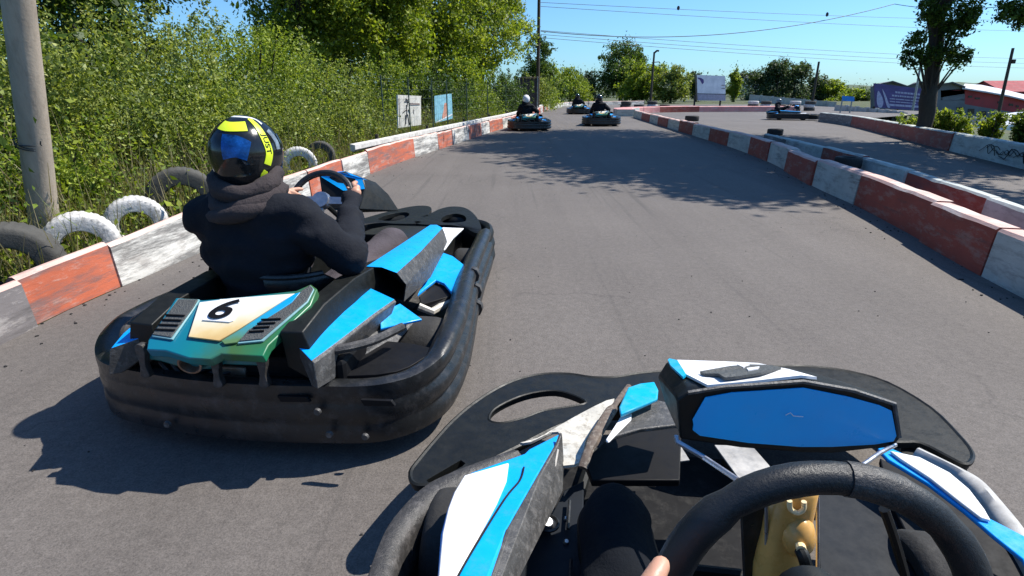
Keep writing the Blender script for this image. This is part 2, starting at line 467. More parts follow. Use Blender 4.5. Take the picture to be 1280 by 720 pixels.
cuts = [-1.0, .8, W(62, 358, .20).y * 0 + 2.76, bx[0]] + bx[1:]
lm = ['p_white', 'p_red', 'p_dark', 'p_red', 'p_white', 'p_red', 'p_white', 'p_red', 'p_white', 'p_red', 'p_white', 'p_red', 'p_white', 'p_red']
y = bx[-1]
while y < 54: y += 1.75; cuts.append(y); lm.append('p_white' if y > 41 or len(lm) % 2 == 0 else 'p_red')
wall('track_wall', 'long low concrete wall in scraped red and white paint along the left edge of the track', LW, lambda p: .262 + .083 * min(1, max(0, (p.y - 3.0) / 1.4)), .075, -1, cuts, {i: M[k] for i, k in enumerate(lm + ['p_white'] * 8)}, M['conc_top'])
ac = [1.0, 2.35, 4.25, 5.9, 6.95, 8.1, 9.3, 10.6, 12.1, 13.6, 15.3, 17, 18.8, 20.6, 22.5, 24.5, 26.3]
am = ['p_red_r', 'p_red_r', 'p_white_r', 'p_red_r', 'p_red_r', 'p_white_r'] + ['p_red_r', 'p_white_r'] * 9
am[0] = 'p_red_r'; am[1] = 'p_white_r'; am[2] = 'p_white_r'
ac = [1.2, 3.45, 4.45, 5.92, 7.4, 8.7, 10.0, 11.4, 12.8, 14.6, 16.2, 18, 19.8, 21.6, 23.5, 25.5]
am = ['p_red_r', 'p_white_r', 'p_red_r', 'p_red_r', 'p_white_r', 'p_red_r', 'p_white_r', 'p_red_r', 'p_white_r', 'p_red_r', 'p_white_r', 'p_red_r', 'p_white_r', 'p_red_r', 'p_white_r', 'p_red_r', 'p_white_r']
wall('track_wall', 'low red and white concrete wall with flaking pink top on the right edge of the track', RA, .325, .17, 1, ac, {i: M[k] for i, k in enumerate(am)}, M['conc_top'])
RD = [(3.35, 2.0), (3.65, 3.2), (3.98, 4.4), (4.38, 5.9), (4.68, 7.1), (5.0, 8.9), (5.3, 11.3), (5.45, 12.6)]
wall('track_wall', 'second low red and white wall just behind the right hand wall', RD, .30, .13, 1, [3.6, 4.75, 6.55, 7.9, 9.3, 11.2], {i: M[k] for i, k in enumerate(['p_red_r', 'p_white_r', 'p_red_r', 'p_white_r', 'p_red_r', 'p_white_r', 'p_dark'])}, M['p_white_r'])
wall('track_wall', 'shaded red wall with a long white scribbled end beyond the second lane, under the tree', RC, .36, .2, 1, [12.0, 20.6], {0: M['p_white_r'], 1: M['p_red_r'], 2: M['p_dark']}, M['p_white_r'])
wall('track_wall', 'pale pink sun bleached wall curving round the far bend', RB, .33, .9, -1, [30.5, 32, 33.5, 34.8, 35.7], {i: M[k] for i, k in enumerate(['p_white_r', 'p_pink', 'p_white_r', 'p_pink', 'p_red_r', 'p_pink', 'p_red_r'])}, M['p_pink'])
# scribbles on the white end of the far right wall
def scribble():
    m = MB()
    rc = resample(RC, .05)
    rnd = random.Random(3)
    seg = [p for p in rc if 8.0 < p.y < 11.8]
    for k in range(13):
        i0 = int((k + .2) / 13 * (len(seg) - 12)); pts = []
        for j in range(5):
            p = seg[min(len(seg) - 1, i0 + j)]
            d = (seg[min(len(seg) - 1, i0 + j * 2 + 1)] - p); d = d.normalized() if d.length > 0 else Vector((0, 1, 0))
            n = Vector((-d.y, d.x, 0))
            z = .08 + rnd.random() * .2
            pts.append(p + n * (.003 - .02 * z / .36 + .004) + Vector((0, 0, z)))
        m.tube(smooth_curve(pts, 4, False), .006, 4, flat=1)
    return m
RCwall = [o for o in bpy.data.objects if o.name.startswith('track_wall') and 'scribbled' in o.get('label', '')][0]
sm = scribble()
for v in sm.v: v -= RCwall.location
sm.build('scribble', M['black'], RCwall)

# white guard rail behind the left wall
def guard_rail():
    t = thing('guard_rail', 'weathered white plank rail running behind the left wall on short posts', 'rail', (-2.3, 9.0, 0))
    P = [(-2.36, 8.55), (-2.10, 10), (-1.84, 11.6), (-.90, 17), (-.02, 22), (1.05, 30), (1.95, 37)]
    pts = resample(P, .5); secs = []
    for i, p in enumerate(pts):
        d = (pts[min(i + 1, len(pts) - 1)] - pts[max(i - 1, 0)]).normalized(); n = Vector((-d.y, d.x, 0)); p = p - t.location
        secs.append([p + n * a + Vector((0, 0, b)) for a, b in ((0, .31), (-.03, .34), (-.03, .405), (.05, .42), (.05, .32))])
    MB().loft(secs).build('rail', M['rail_white'], t, angle=30)
    for i in range(2, len(pts), 5):
        p = pts[i] - t.location
        d = (pts[min(i + 1, len(pts) - 1)] - pts[i - 1]).normalized(); n = Vector((-d.y, d.x, 0))
        MB().box(p + n * .075 + Vector((0, 0, .24)), (.05, .05, .5)).build('post', M['wood'], t, smooth=False, bevel=.004)
guard_rail()

# ------------------------------------------------------------------ tyres
def tyre_mesh(r, w, mat, name='tread_ring', ribs=34):
    """car tyre on the x axis, tread blocks cut into the profile"""
    prof = [(r * .50, -w * .38), (r * .54, -w * .47), (r * .82, -w * .5), (r * .93, -w * .47), (r * .985, -w * .40), (r, -w * .2), (r, w * .2), (r * .985, w * .40), (r * .93, w * .47), (r * .82, w * .5), (r * .54, w * .47), (r * .50, w * .38), (r * .54, w * .33), (r * .86, w * .33), (r * .92, 0), (r * .86, -w * .33), (r * .54, -w * .33)]
    prof.append(prof[0])
    n = ribs * 3
    ax = Vector((1, 0, 0)); v = []; f = []; m = len(prof)
    for k in range(n):
        a = 2 * math.pi * k / n
        for (pr, h) in prof:
            q = pr
            if pr > r * .96 and k % 3 == 0: q = pr * .978
            v.append(Vector((h, math.cos(a) * q, math.sin(a) * q)))
    for k in range(n):
        for i in range(m - 1): f.append((k * m + i, k * m + i + 1, ((k + 1) % n) * m + i + 1, ((k + 1) % n) * m + i))
    return v, f
def tyre(label, loc, r, w, mat, yaw, tilt=0, roll=0, group='old tyres along the track'):
    v, f = tyre_mesh(r, w, mat)
    o = mk('tyre', v, f, mat, angle=40)
    o.location = loc; o.rotation_euler = (tilt, roll, yaw)
    return tag(o, label, 'tyre', group)
def place_tyre(px, py, X, r, w, mat, yaw, label, tilt=0, dz=0):
    rr = ray(px, py); p = rr * (X / rr.x) + Vector((0, 0, CAM_H)); tyre(label, (p.x, p.y, p.z + .02 + dz), r, w, mat, yaw, tilt)
place_tyre(16, 338, -2.88, .255, .20, M['rubber_dusty'], R(118), 'dusty grey tyre at the foot of the concrete pole, nearest on the left')
place_tyre(104, 311, -2.86, .225, .20, M['rubber_white'], R(124), 'white painted tyre just right of the concrete pole')
place_tyre(172, 284, -2.84, .215, .20, M['rubber_white'], R(122), 'white painted tyre between another white tyre and a large grey one')
place_tyre(230, 254, -2.86, .29, .22, M['rubber_dusty'], R(118), 'large dusty grey tyre upright behind the wall beside the helmet of the nearby driver')
place_tyre(374, 208, -2.75, .23, .18, M['rubber_white'], R(112), 'muddy pale tyre behind the wall just right of the yellow and blue helmet')
place_tyre(401, 196, -2.72, .20, .16, M['rubber_dusty'], R(100), 'small dusty tyre half sunk in grass, farthest of the upright tyres')
# tyres lying on and behind the right walls
tyre('black tyre lying on the second red and white wall', tuple(W(1060, 203, .24)), .17, .15, M['rubber'], 0, 0, R(90), 'black tyres lying by the right walls')
tyre('black tyre on the ground beside the end of the second wall', tuple(W(969, 165, .09)), .21, .17, M['rubber'], 0, 0, R(90), 'black tyres lying by the right walls')
tyre('black tyre lying behind the right wall near the bend', tuple(W(865, 148, .2)), .26, .2, M['rubber'], 0, 0, R(90), 'black tyres lying by the right walls')
for k, (x, y, s) in enumerate([(7.2, 37.4, 3), (8.1, 37.7, 2), (9.0, 37.9, 3), (9.9, 38.0, 2), (15.6, 38.2, 3), (16.5, 38.3, 3), (17.4, 38.2, 2), (18.3, 38.1, 3), (19.2, 38, 3)]):
    for j in range(s):
        side = 'left of' if x < 12 else 'right of'
        tyre('worn dark tyre in the low stacks %s the white board beyond the bend' % side, (x + random.uniform(-.05, .05), y, .1 + j * .2), .33, .2, M['rubber_dusty'] if (k + j) % 3 else M['rubber_white'], 0, 0, R(90), 'stacked tyres %s the white board' % side)

# ------------------------------------------------------------------ the nearby kart (number 6), modelled in its own frame: x right, y forward
PH6 = R(7.5); O6 = Vector((-.914, 1.705, 0))
M6 = Matrix.Translation(O6) @ Matrix.Rotation(-PH6, 4, 'Z'); M6i = M6.inverted()
def k6(px, py, z): return M6i @ W(px, py, z)
def k6y(px, py, y):
    a = M6i @ Vector((0, 0, CAM_H)); d = (M6i.to_3x3() @ ray(px, py)); return a + d * ((y - a.y) / d.y)
def k6x(px, py, x):
    a = M6i @ Vector((0, 0, CAM_H)); d = (M6i.to_3x3() @ ray(px, py)); return a + d * ((x - a.x) / d.x)
def mir(pts): return [Vector((-p.x, p.y, p.z)) for p in pts]
def kart_wheel(parent, x, y, r, w):
    s = 1 if x > 0 else -1
    prof = [(r * .55, -w * .42), (r * .62, -w * .48), (r * .86, -w * .5), (r * .97, -w * .42), (r, -w * .3), (r, w * .3), (r * .97, w * .42), (r * .86, w * .5), (r * .62, w * .48), (r * .55, w * .42)]
    t = MB().lathe(prof, (x, y, r), (1, 0, 0), 32).build('wheel', M['rubber'], parent, angle=40)
    m = MB().lathe([(r * .56, -w * .42), (r * .50, -w * .40), (r * .45, -w * .2), (r * .45, w * .12 * s), (r * .50, w * .40), (r * .56, w * .42)], (x, y, r), (1, 0, 0), 24)
    m.lathe([(.001, .0), (r * .2, .0), (r * .24, -.01), (r * .46, -.012)], (x + s * w * .2, y, r), (s, 0, 0), 24)
    m.lathe([(.001, .02), (r * .12, .02), (r * .14, -.01)], (x + s * w * .2, y, r), (s, 0, 0), 12)
    for k in range(5):
        a = k * 2 * math.pi / 5; m.lathe([(.0005, .008), (.006, .008), (.006, -.006)], (x + s * w * .2, y + math.cos(a) * r * .33, r + math.sin(a) * r * .33), (s, 0, 0), 6)
    m.build('rim', M['steel'], t)
def bumper_sweep(parent, path, prof, name, mat, flat=None):
    pts = smooth_curve([Vector((a, b, 0)) for a, b in path], 8, False); secs = []
    for i, p in enumerate(pts):
        d = (pts[min(i + 1, len(pts) - 1)] - pts[max(i - 1, 0)]).normalized(); n = Vector((-d.y, d.x, 0))
        k = flat(p) if flat else 1.0
        secs.append([p + n * (a * k + (1 - k) * (.022 if a > .0 else a)) + Vector((0, 0, z * (1 - .14 * (1 - k)))) for a, z in prof])
    return MB().loft(secs).build(name, mat, parent, angle=50)
RIDGE = [(-.06, .295), (-.03, .325), (.0, .335), (.022, .325), (.034, .30), (.028, .272), (.008, .262), (.012, .250), (.036, .238), (.044, .212), (.036, .184), (.012, .172), (.016, .160), (.040, .146), (.046, .118), (.034, .090), (.0, .072), (-.05, .07)]
def build_kart():
    t = thing('go_kart', 'blue and white racing kart number 6 with a black ribbed bumper, close on the left', 'go-kart', O6, -PH6)
    # ribbed bumper round both sides and the back
    path = [(.51, 1.86), (.53, 1.62), (.548, 1.35), (.585, .95), (.63, .6), (.655, .34), (.645, .10), (.52, -.055), (.30, -.10), (0, -.115)]
    path = path + [(-.26, -.09), (-.48, -.03), (-.615, .13), (-.65, .36)] + [(-a, b) for a, b in path[:5]][::-1]
    bumper_sweep(t, path, RIDGE, 'side_bumper', M['plastic'], flat=lambda p: .12 + .88 * min(1, max(0, (p.y - .0) / .25)))
    MB().slab(smooth_curve([Vector(q) for q in ((-.57, .18, .285), (-.44, .03, .285), (0, -.065, .285), (.48, -.02, .285), (.60, .12, .285), (.60, .20, .285), (.34, .24, .285), (-.34, .24, .285), (-.58, .24, .285))], 4), .05).build('rear_shade_fill', M['black'], t, bevel=.005)  # added black slab, stands for the shaded hollow between cover and bumper
    for px, py in ((365, 500), (470, 505)):
        q = k6y(px, py, -.14); MB().slab([q + Vector(w_) for w_ in ((-.05, 0, .01), (.05, 0, .014), (.06, 0, -.004), (-.04, 0, -.01))], .012, direction=(0, -1, 0)).build('bumper_slot', M['black'], t, bevel=.002)
    for x, z_ in ((-.2, .12), (.33, .21), (.36, .13), (.47, .12)): MB().lathe([(.0005, .008), (.010, .008), (.013, 0)], (x, -.142 if x < .4 else -.125, z_), (0, -1, 0), 10).build('bumper_bolt', M['plastic_grey'], t)
    # underbody and engine block in shade under the cover
    MB().slab([(-.28, .45, .07), (.28, .45, .07), (.26, 1.85, .07), (-.26, 1.85, .07)], .012).build('floor_tray', M['plastic_grey'], t, smooth=False)
    m = MB()
    for s in (-1, 1):
        m.tube(smooth_curve([(s * .16, -.05, .09), (s * .2, .3, .09), (s * .32, .7, .09), (s * .30, 1.2, .09), (s * .22, 1.7, .09), (s * .15, 1.95, .09)], 6, False), .016, 8)
        m.tube([(s * .30, .75, .09), (s * .6, .8, .12)], .013, 8); m.tube([(s * .30, 1.15, .09), (s * .6, 1.2, .12)], .013, 8)
    m.tube([(-.55, .45, .14), (.55, .45, .14)], .02, 10); m.tube([(-.5, 1.68, .12), (.5, 1.68, .12)], .016, 8)
    m.build('chassis_frame', M['plastic_matte'], t)
    m = MB(); m.box((.02, .06, .23), (.74, .24, .24)); m.box((.22, .3, .25), (.26, .3, .26)); m.box((-.22, .3, .22), (.24, .2, .2))
    m.build('engine', M['black'], t, smooth=False, bevel=.02)
    for sx in (-1, 1):
        MB().slab(smooth_curve([Vector((sx * a, b, .13)) for a, b in ((.32, .62), (.57, .64), (.55, 1.0), (.48, 1.34), (.34, 1.36), (.30, .9))], 3), .05).build('side_tray', M['plastic_matte'], t)
        for yy in (1.02,):
            p0 = Vector((sx * (.655 if yy < .5 else .59), yy, .2)); secs = []
            for dy in (-.018, .018): secs.append([p0 + Vector((sx * (a + .004), dy, z - .2)) for a, z in RIDGE])
            MB().loft(secs).build('bumper_joint', M['plastic_worn'], t, angle=50)
        MB().tube(smooth_curve([Vector((sx * .20, -.02, .36)), Vector((sx * .34, -.06, .38)), Vector((sx * .44, .04, .37)), Vector((sx * .5, .2, .36))], 5, False), .016, 8).build('rear_tube', M['plastic_worn'], t)
    for q in range(3): MB().tube(smooth_curve([k6y(200 + q * 14, 452, -.07), k6y(214 + q * 12, 466, -.09), k6y(236 + q * 16, 470, -.08), k6y(262 + q * 22, 458, -.05)], 5, False), .007, 6).build('engine_hose', M['plastic_worn'], t)
    MB().box(k6y(296, 462, -.04), (.10, .06, .05)).build('engine_clamp', M['rust'], t, bevel=.006)
    # upright brackets behind
    for (px, py) in ((176, 450), (268, 462), (326, 462)):
        p = k6y(px, py, -.155); m = MB()
        m.slab(smooth_curve([p + Vector(q) for q in ((-.012, 0, .045), (.014, 0, .05), (.018, 0, .02), (.010, 0, -.02), (.016, 0, -.06), (-.016, 0, -.06), (-.008, 0, -.02))], 3), .022, direction=(0, -1, 0))
        m.build('rear_bracket', M['plastic_worn'], t, bevel=.003)
    p = k6y(243, 447, -.13)
    MB().lathe([(.026, -.10), (.028, .0), (.036, .035), (.030, .035), (.024, 0), (.022, -.09)], p, (.15, -1, -.28), 20).build('exhaust_tip', M['rust'], t)
    MB().tube(smooth_curve([p + Vector((-.02, .05, .02)), p + Vector((-.05, .16, .03)), p + Vector((.06, .2, .0))], 5, False), .03, 12).build('exhaust_pipe', M['rust'], t)
    # engine cover: teal shell, white panel, black vents, number plate
    def zc(px, py):                       # cover surface: a plane tipping down to the back
        a = M6i @ Vector((0, 0, CAM_H)); d = M6i.to_3x3() @ ray(px, py)
        # z = .50 + .42*(y-.02)
        s_ = .42; z0 = .50; y0 = .02
        k = (z0 + s_ * (a.y - y0) - a.z) / (d.z - s_ * d.y); return a + d * k
    up = Vector((0, -.39, .92))
    shell = [zc(*p) for p in ((219, 371), (252, 374), (300, 370), (370, 362), (388, 354), (396, 360), (388, 380), (335, 430), (328, 444), (275, 441), (262, 448), (232, 446), (205, 437), (182, 436), (184, 424))]
    MB().slab([p - up * .004 for p in shell], .032).build('engine_cover', M['cover_teal'], t, angle=30, bevel=.008)
    cover = [c for c in children(t) if c.name.startswith('engine_cover')][0]
    def patch(name, px, mat, th=.006, lift=.002, bev=.0015, parent=cover):
        return MB().slab([zc(*p) + up * lift for p in px], th).build(name, mat, parent, angle=30, bevel=bev)
    patch('white_panel', [(250, 379), (290, 374), (369, 368), (356, 376), (300, 412), (275, 427), (236, 422)], M['cover_white'], lift=.005)
    patch('blue_stripe', [(369, 368), (376, 366), (366, 378), (313, 414), (296, 429), (281, 431), (277, 427), (302, 412)], M['cover_blue'], lift=.004)
    patch('vent_frame', [(223, 374), (250, 375), (243, 386), (216, 425), (190, 421)], M['vent_edge'], lift=.003)
    patch('vent_mesh', [(224, 375.2), (248, 376), (242, 386.5), (215, 423), (191.5, 419.6)], M['vent'], lift=.0065)
    patch('vent_frame', [(377, 364), (388, 357), (393, 362), (385, 378), (329, 427), (297, 430), (309, 415), (364, 380)], M['vent_edge'], lift=.003)
    patch('vent_mesh', [(378, 364.6), (388, 358), (392, 362.3), (384, 377), (328, 425), (299.5, 428), (311, 414.4), (365, 380.6)], M['vent'], lift=.0065)
    for q in range(4):
        for base in (((205 - q * 4.5 + 4, 396 + q * 6), (232 - q * 4, 397 + q * 6)), ((318 - q * 5 + 10, 402 + q * 5), (352 - q * 7, 401 + q * 5))):
            a, b = zc(*base[0]) + up * .009, zc(*base[1]) + up * .009
            MB().tube([a, b], .0035, 6).build('vent_slat', M['black'], cover)
    plate = [zc(*p) + up * .009 for p in ((276, 376.5), (310, 375), (308, 380), (293, 403), (288, 405), (254, 402.5), (263, 391))]
    pl = MB().slab(plate, .004).build('number_plate', M['white'], cover, bevel=.001)
    o_ = zc(281, 390.5) + up * .0128
    ex = (zc(300, 390) - zc(260, 387)).normalized(); n_ = up.normalized(); ey = n_.cross(ex).normalized()
    ey = (ey + ex * .30).normalized()
    v, f = text_mesh('6', .125)
    mk('numeral', [o_ + ex * a.x * 1.25 + ey * a.y * 1.05 + n_ * .0 for a in v], f, M['black'], cover, smooth=False)
    # rear lip
    m = MB(); m.slab([k6y(x, y, -.135) for x, y in ((184, 436), (205, 438), (232, 447), (262, 449), (275, 442), (328, 445), (326, 458), (280, 456), (262, 462), (226, 460), (200, 452), (186, 450))], .04, direction=(0, -1, 0))
    m.build('cover_lip', M['teal_dark'], t, bevel=.006)
    # carbon rail between cover and pod
    rail_t = [k6(400, 345, .50), k6(424, 328, .50), k6(470, 300, .46), k6(530, 262, .44)]
    for s in (1, -1):
        A = [(.245, -.10, .455), (.25, .05, .49), (.255, .3, .50), (.25, .6, .47), (.22, .95, .40), (.2, 1.3, .33)]
        secs = []
        for (x, y, z) in A: secs.append([Vector((s * (x - .03), y, z)), Vector((s * (x + .045), y, z + .004)), Vector((s * (x + .06), y, z - .05)), Vector((s * (x + .05), y, z - .16)), Vector((s * (x - .02), y, z - .12))])
        MB().loft(secs).build('side_rail', M['plastic_matte'], t, angle=30, bevel=.004)
    # side pods
    for s in (1, -1):
        fm = (lambda L: L) if s == 1 else mir
        inn = [k6(366, 427, .413), k6(385, 407, .428), k6(410, 386, .435), k6(430, 368, .435), k6(448, 353, .43)]
        out_ = [k6(389, 451, .388), k6(415, 432, .40), k6(440, 413, .408), k6(467, 392, .412), k6(493, 374, .415)]
        skt = [k6(397, 487, .30), k6(418, 474, .29), k6(430, 454, .29), k6(458, 430, .295), k6(484, 408, .30)]
        secs = [[a_, b_, b_ + Vector((.008, 0, -.01)), c_, c_ + Vector((-.03, .02, 0)), a_ + Vector((.01, .02, -.06))] for a_, b_, c_ in zip(inn, out_, skt)]
        secs = [fm(q) for q in secs]
        o = MB().loft(secs).build('side_pod', [M['plastic_grey'], M['blue']], t, angle=30, bevel=.003)
        for pg in o.data.polygons:
            if pg.index % 6 == 0 and pg.index < 24: pg.material_index = 1
        # cover over the rear wheel
        arch = fm([k6(425, 462, .285), k6(432, 448, .31), k6(478, 408, .325), k6(520, 398, .30), k6(500, 424, .27), k6(484, 446, .25), k6(432, 474, .26)])
        MB().slab(smooth_curve(arch, 3), .02).build('wheel_fairing', M['plastic_grey'], t, angle=40, bevel=.004)
        MB().slab(fm([k6(475, 391, .37), k6(500, 379, .37), k6(528, 399, .33), k6(505, 404, .33), k6(476, 411, .335)]), .012).build('fairing_flap', M['blue'], t, bevel=.003)
        # air intake box
        rear = [k6(458, 333, .485), k6(477, 334, .49), k6(496, 341, .475), k6(508, 356, .42), k6(505, 377, .35), k6(484, 376, .36), k6(459, 358, .42)]
        mid = [k6(500, 306, .475), k6(515, 308, .475), k6(526, 314, .46), k6(535, 325, .41), k6(538, 347, .33), k6(515, 345, .34), k6(498, 322, .40)]
        fr = [k6(538, 281, .435), k6(546, 281, .435), k6(553, 285, .43), k6(556, 292, .40), k6(560, 305, .33), k6(550, 303, .33), k6(540, 290, .38)]
        secs = [fm(q) for q in (rear, mid, fr)]
        bx_ = MB().loft(secs, cap=(False, True)); n = 7
        cr = sum((Vector(q) for q in secs[0]), Vector()) / n
        inner = [cr + (Vector(q) - cr) * .93 for q in secs[0]]; deep = [cr + (Vector(q) - cr) * .8 + Vector((0, .18, 0)) for q in secs[0]]
        o = bx_.build('intake_box', [M['plastic_grey'], M['blue']], t, angle=25)
        for pgn in o.data.polygons:
            if pgn.normal.z > .70: pgn.material_index = 1
        MB().loft([secs[0], inner, deep], cap=(False, True)).build('intake_mouth', M['black'], t, angle=25)
        # fairing ahead of it with its window, and the white cover by the front wheel
        fa = fm([k6(541, 318, .33), k6(552, 315, .33), k6(566, 320, .32), k6(584, 334, .30), k6(577, 350, .29), k6(575, 358, .29), k6(566, 367, .28), k6(555, 354, .29), k6(545, 350, .295), k6(522, 368, .29), k6(534, 345, .31)])
        MB().slab(fa, .014).build('front_fairing', M['blue'], t, angle=30, bevel=.003)
        wh = fm([k6(540, 300, .38), k6(553, 284, .37), k6(580, 285, .35), k6(567, 297, .345), k6(557, 311, .34), k6(543, 317, .34)])
        MB().slab(wh, .012).build('wheel_cover', M['white'], t, angle=30, bevel=.003)
        bl = fm([k6(524, 371, .27), k6(545, 353, .275), k6(555, 357, .27), k6(566, 369, .26), k6(553, 379, .24), k6(535, 385, .23), k6(526, 381, .25)])
        MB().slab(bl, .01).build('pod_front', M['black'], t, bevel=.003)
        MB().tube([fm([k6(523, 383, .25)])[0], fm([k6(540, 390, .22)])[0], fm([k6(562, 377, .23)])[0]], .018, 8).build('pod_brace', M['cream'], t)
    kart_wheel(t, .475, .47, .14, .2); kart_wheel(t, -.475, .47, .14, .2)
    kart_wheel(t, .43, 1.62, .13, .13); kart_wheel(t, -.43, 1.62, .13, .13)
    # front bumper with open loops
    def loop_half():
        o = [k6(520, 271, .31), k6(533, 269, .31), k6(550, 261, .31), k6(566, 258, .31), k6(582, 260, .31), k6(594, 269, .31), k6(601, 282, .31), k6(600, 291, .30), k6(591, 290, .29), k6(580, 284, .30), k6(562, 281, .31), k6(545, 281, .31), k6(520, 279, .31)]
        h = [k6(551, 274, .31), k6(558, 269, .31), k6(570, 267, .31), k6(581, 270, .31), k6(582, 276, .31), k6(572, 278, .31), k6(555, 278, .31)]
        return o, h
    o, h = loop_half()
    for s in (1, -1):
        fm = (lambda L: L) if s == 1 else mir
        MB().slab(smooth_curve(fm(o), 4), .03, [smooth_curve(fm(h), 4)]).build('front_wing', M['plastic_matte'], t, angle=40, bevel=.006)
    fp = [(-.51, 1.86), (-.50, 2.08), (-.42, 2.28), (-.2, 2.38), (0, 2.40), (.2, 2.38), (.42, 2.28), (.50, 2.08), (.51, 1.86)]
    bumper_sweep(t, fp, [(a * .7, z * .86) for a, z in RIDGE], 'front_bumper', M['plastic_matte'])
    # nose cone and upright front panel
    m = MB(); secs = []
    for y, w_, zt, zb in ((1.35, .20, .40, .2), (1.6, .24, .37, .12), (1.95, .28, .31, .09), (2.3, .26, .24, .08)):
        secs.append([Vector((-w_, y, zb)), Vector((-w_, y, zt - .07)), Vector((-w_ * .6, y, zt)), Vector((w_ * .6, y, zt)), Vector((w_, y, zt - .07)), Vector((w_, y, zb))])
    m.loft(secs).build('nose_cone', M['plastic_matte'], t, angle=40, bevel=.006)
    b_ = [k6y(399, 220, 1.18), k6y(425, 216, 1.20), k6y(454, 224, 1.22), k6y(457, 236, 1.2), k6y(448, 262, 1.14), k6y(412, 262, 1.12), k6y(402, 240, 1.14)]
    f_ = [k6y(405, 216, 1.40) , k6y(432, 214, 1.40), k6y(470, 228, 1.40), k6y(486, 243, 1.40), k6y(500, 264, 1.38), k6y(440, 266, 1.38), k6y(408, 238, 1.40)]
    pn = MB().loft([b_, f_]).build('front_panel', M['plastic_matte'], t, angle=30, bevel=.006)
    MB().slab([b_[0] * .97 + b_[2] * .03 + Vector((0, -.004, 0)), b_[1] + Vector((0, -.004, -.003)), b_[2] + Vector((-.004, -.004, 0)), b_[3] + Vector((-.003, -.004, 0)), b_[3] * .5 + b_[6] * .5 + Vector((0, -.006, 0))], .004, direction=(0, -1, 0)).build('panel_sticker', M['blue_deep'], pn)
    MB().slab([b_[0] + Vector((0, 0, .004)), b_[1] + Vector((0, 0, .004)), b_[2] + Vector((0, 0, .004)), f_[2] + Vector((-.01, -.02, .003)), f_[1] + Vector((0, -.02, .003)), f_[0] + Vector((0, -.02, .003))], .004, direction=(0, 0, 1)).build('panel_sticker', M['blue'], pn)
    # steering wheel
    C = k6(402, 251, .66); C.x += .0
    u = Vector((1, .0, 0)); vv = Vector((0, .55, .83)).normalized()
    ring = [C + u * math.cos(a) * .15 + vv * (math.sin(a) * .145 if math.sin(a) > -.75 else -.109) for a in np.linspace(0, 2 * math.pi, 40, endpoint=False)]
    sw = MB().tube(ring, .0155, 10, closed=True).build('steering_wheel', M['suede'], t)
    m = MB()
    for a in (R(0), R(180), R(270)): m.box(C + (u * math.cos(a) + vv * math.sin(a)) * .07, (.035, .02, .14), Matrix((u, vv.cross(u), vv)).transposed() @ Matrix.Rotation(a - R(90), 3, 'Y').inverted())
    nrm = u.cross(vv)
    m.lathe([(.001, .02), (.04, .02), (.045, 0), (.045, -.012), (.001, -.012)], C, nrm, 16)
    m.build('spoke', M['steel'], sw)
    MB().tube([C, C - nrm * .22, Vector((0, C.y + .55, .12))], .012, 8).build('steering_column', M['plastic_matte'], t)
    # bucket seat
    m = MB(); secs = []
    for y, z, hw, dp in ((.68, .16, .17, .02), (.55, .11, .18, .08), (.42, .13, .19, .16), (.33, .22, .20, .20), (.27, .36, .205, .20), (.235, .47, .20, .16), (.225, .515, .17, .10)):
        sec = []
        for k in range(13):
            a = math.pi * k / 12; x = -math.cos(a) * hw; lift = abs(math.cos(a)) ** 2.5
            fwd = lift * dp
            tilt = min(1, max(0, (z - .1) / .2))
            sec.append(Vector((x, y + fwd * tilt * .8, z + lift * dp * (1 - tilt))))
        secs.append(sec)
    s0 = MB().loft(secs, cap=(False, False), closed=False).build('seat', M['plastic'], t, angle=60)
    sd = s0.modifiers.new('thick', 'SOLIDIFY'); sd.thickness = .012; sd.offset = 0
    MB().tube(smooth_curve(secs[-1], 2, False), .011, 8).build('seat_rim', M['plastic'], s0)
    MB().lathe([(.001, .012), (.012, .012), (.014, 0)], (.15, .235, .46), (0, -1, 0), 10).build('seat_bolt', M['steel'], s0)
    return t
def grad_mat(name, stops, rough=.35, axis=(1, -.4, 0)):
    m, tt, b = nt(name)
    tc = tt.nodes.new('ShaderNodeTexCoord'); d = tt.nodes.new('ShaderNodeVectorMath'); d.operation = 'DOT_PRODUCT'
    d.inputs[1].default_value = axis; tt.links.new(tc.outputs['Object'], d.inputs[0])
    n = tex(tt, 'ShaderNodeTexNoise', 9, 5, .6)
    a = tt.nodes.new('ShaderNodeMath'); a.operation = 'MULTIPLY_ADD'; a.inputs[1].default_value = .12
    tt.links.new(n, a.inputs[0]); tt.links.new(d.outputs['Value'], a.inputs[2])
    tt.links.new(ramp(tt, a.outputs[0], stops), b.inputs['Base Color']); b.inputs['Roughness'].default_value = rough
    return m
M['cover_white'] = grad_mat('heat_yellowed_white_panel', [(.02, (.76, .75, .70)), (.10, (.72, .68, .55)), (.17, (.66, .50, .24)), (.24, (.50, .28, .07))], axis=(.35, -1, 0))
M['cover_blue'] = grad_mat('blue_stripe_fading_green', [(.0, (.0, .32, .72)), (.12, (.02, .30, .45)), (.2, (.10, .20, .08)), (.28, (.16, .17, .05))], axis=(0, -1, 0))
M['cover_teal'] = grad_mat('teal_cover_fading_green', [(.0, (.004, .15, .23)), (.10, (.006, .17, .19)), (.19, (.05, .12, .035)), (.27, (.012, .17, .08))], axis=(.75, -.35, 0))
M['teal_dark'] = simple('dark_teal_plastic', (.01, .14, .15), .4, var=.3, dirt=(.10, .10, .04), dirt_amt=.6, scale=7)
def vent_mat():
    m, t, b = nt('black_vent_mesh')
    v = tex(t, 'ShaderNodeTexVoronoi', 160)
    t.links.new(ramp(t, v, [(.2, (.012, .012, .012)), (.6, (.075, .078, .075))]), b.inputs['Base Color'])
    b.inputs['Roughness'].default_value = .5; bump(t, b, v, .6, .003); return m
M['vent'] = vent_mat()
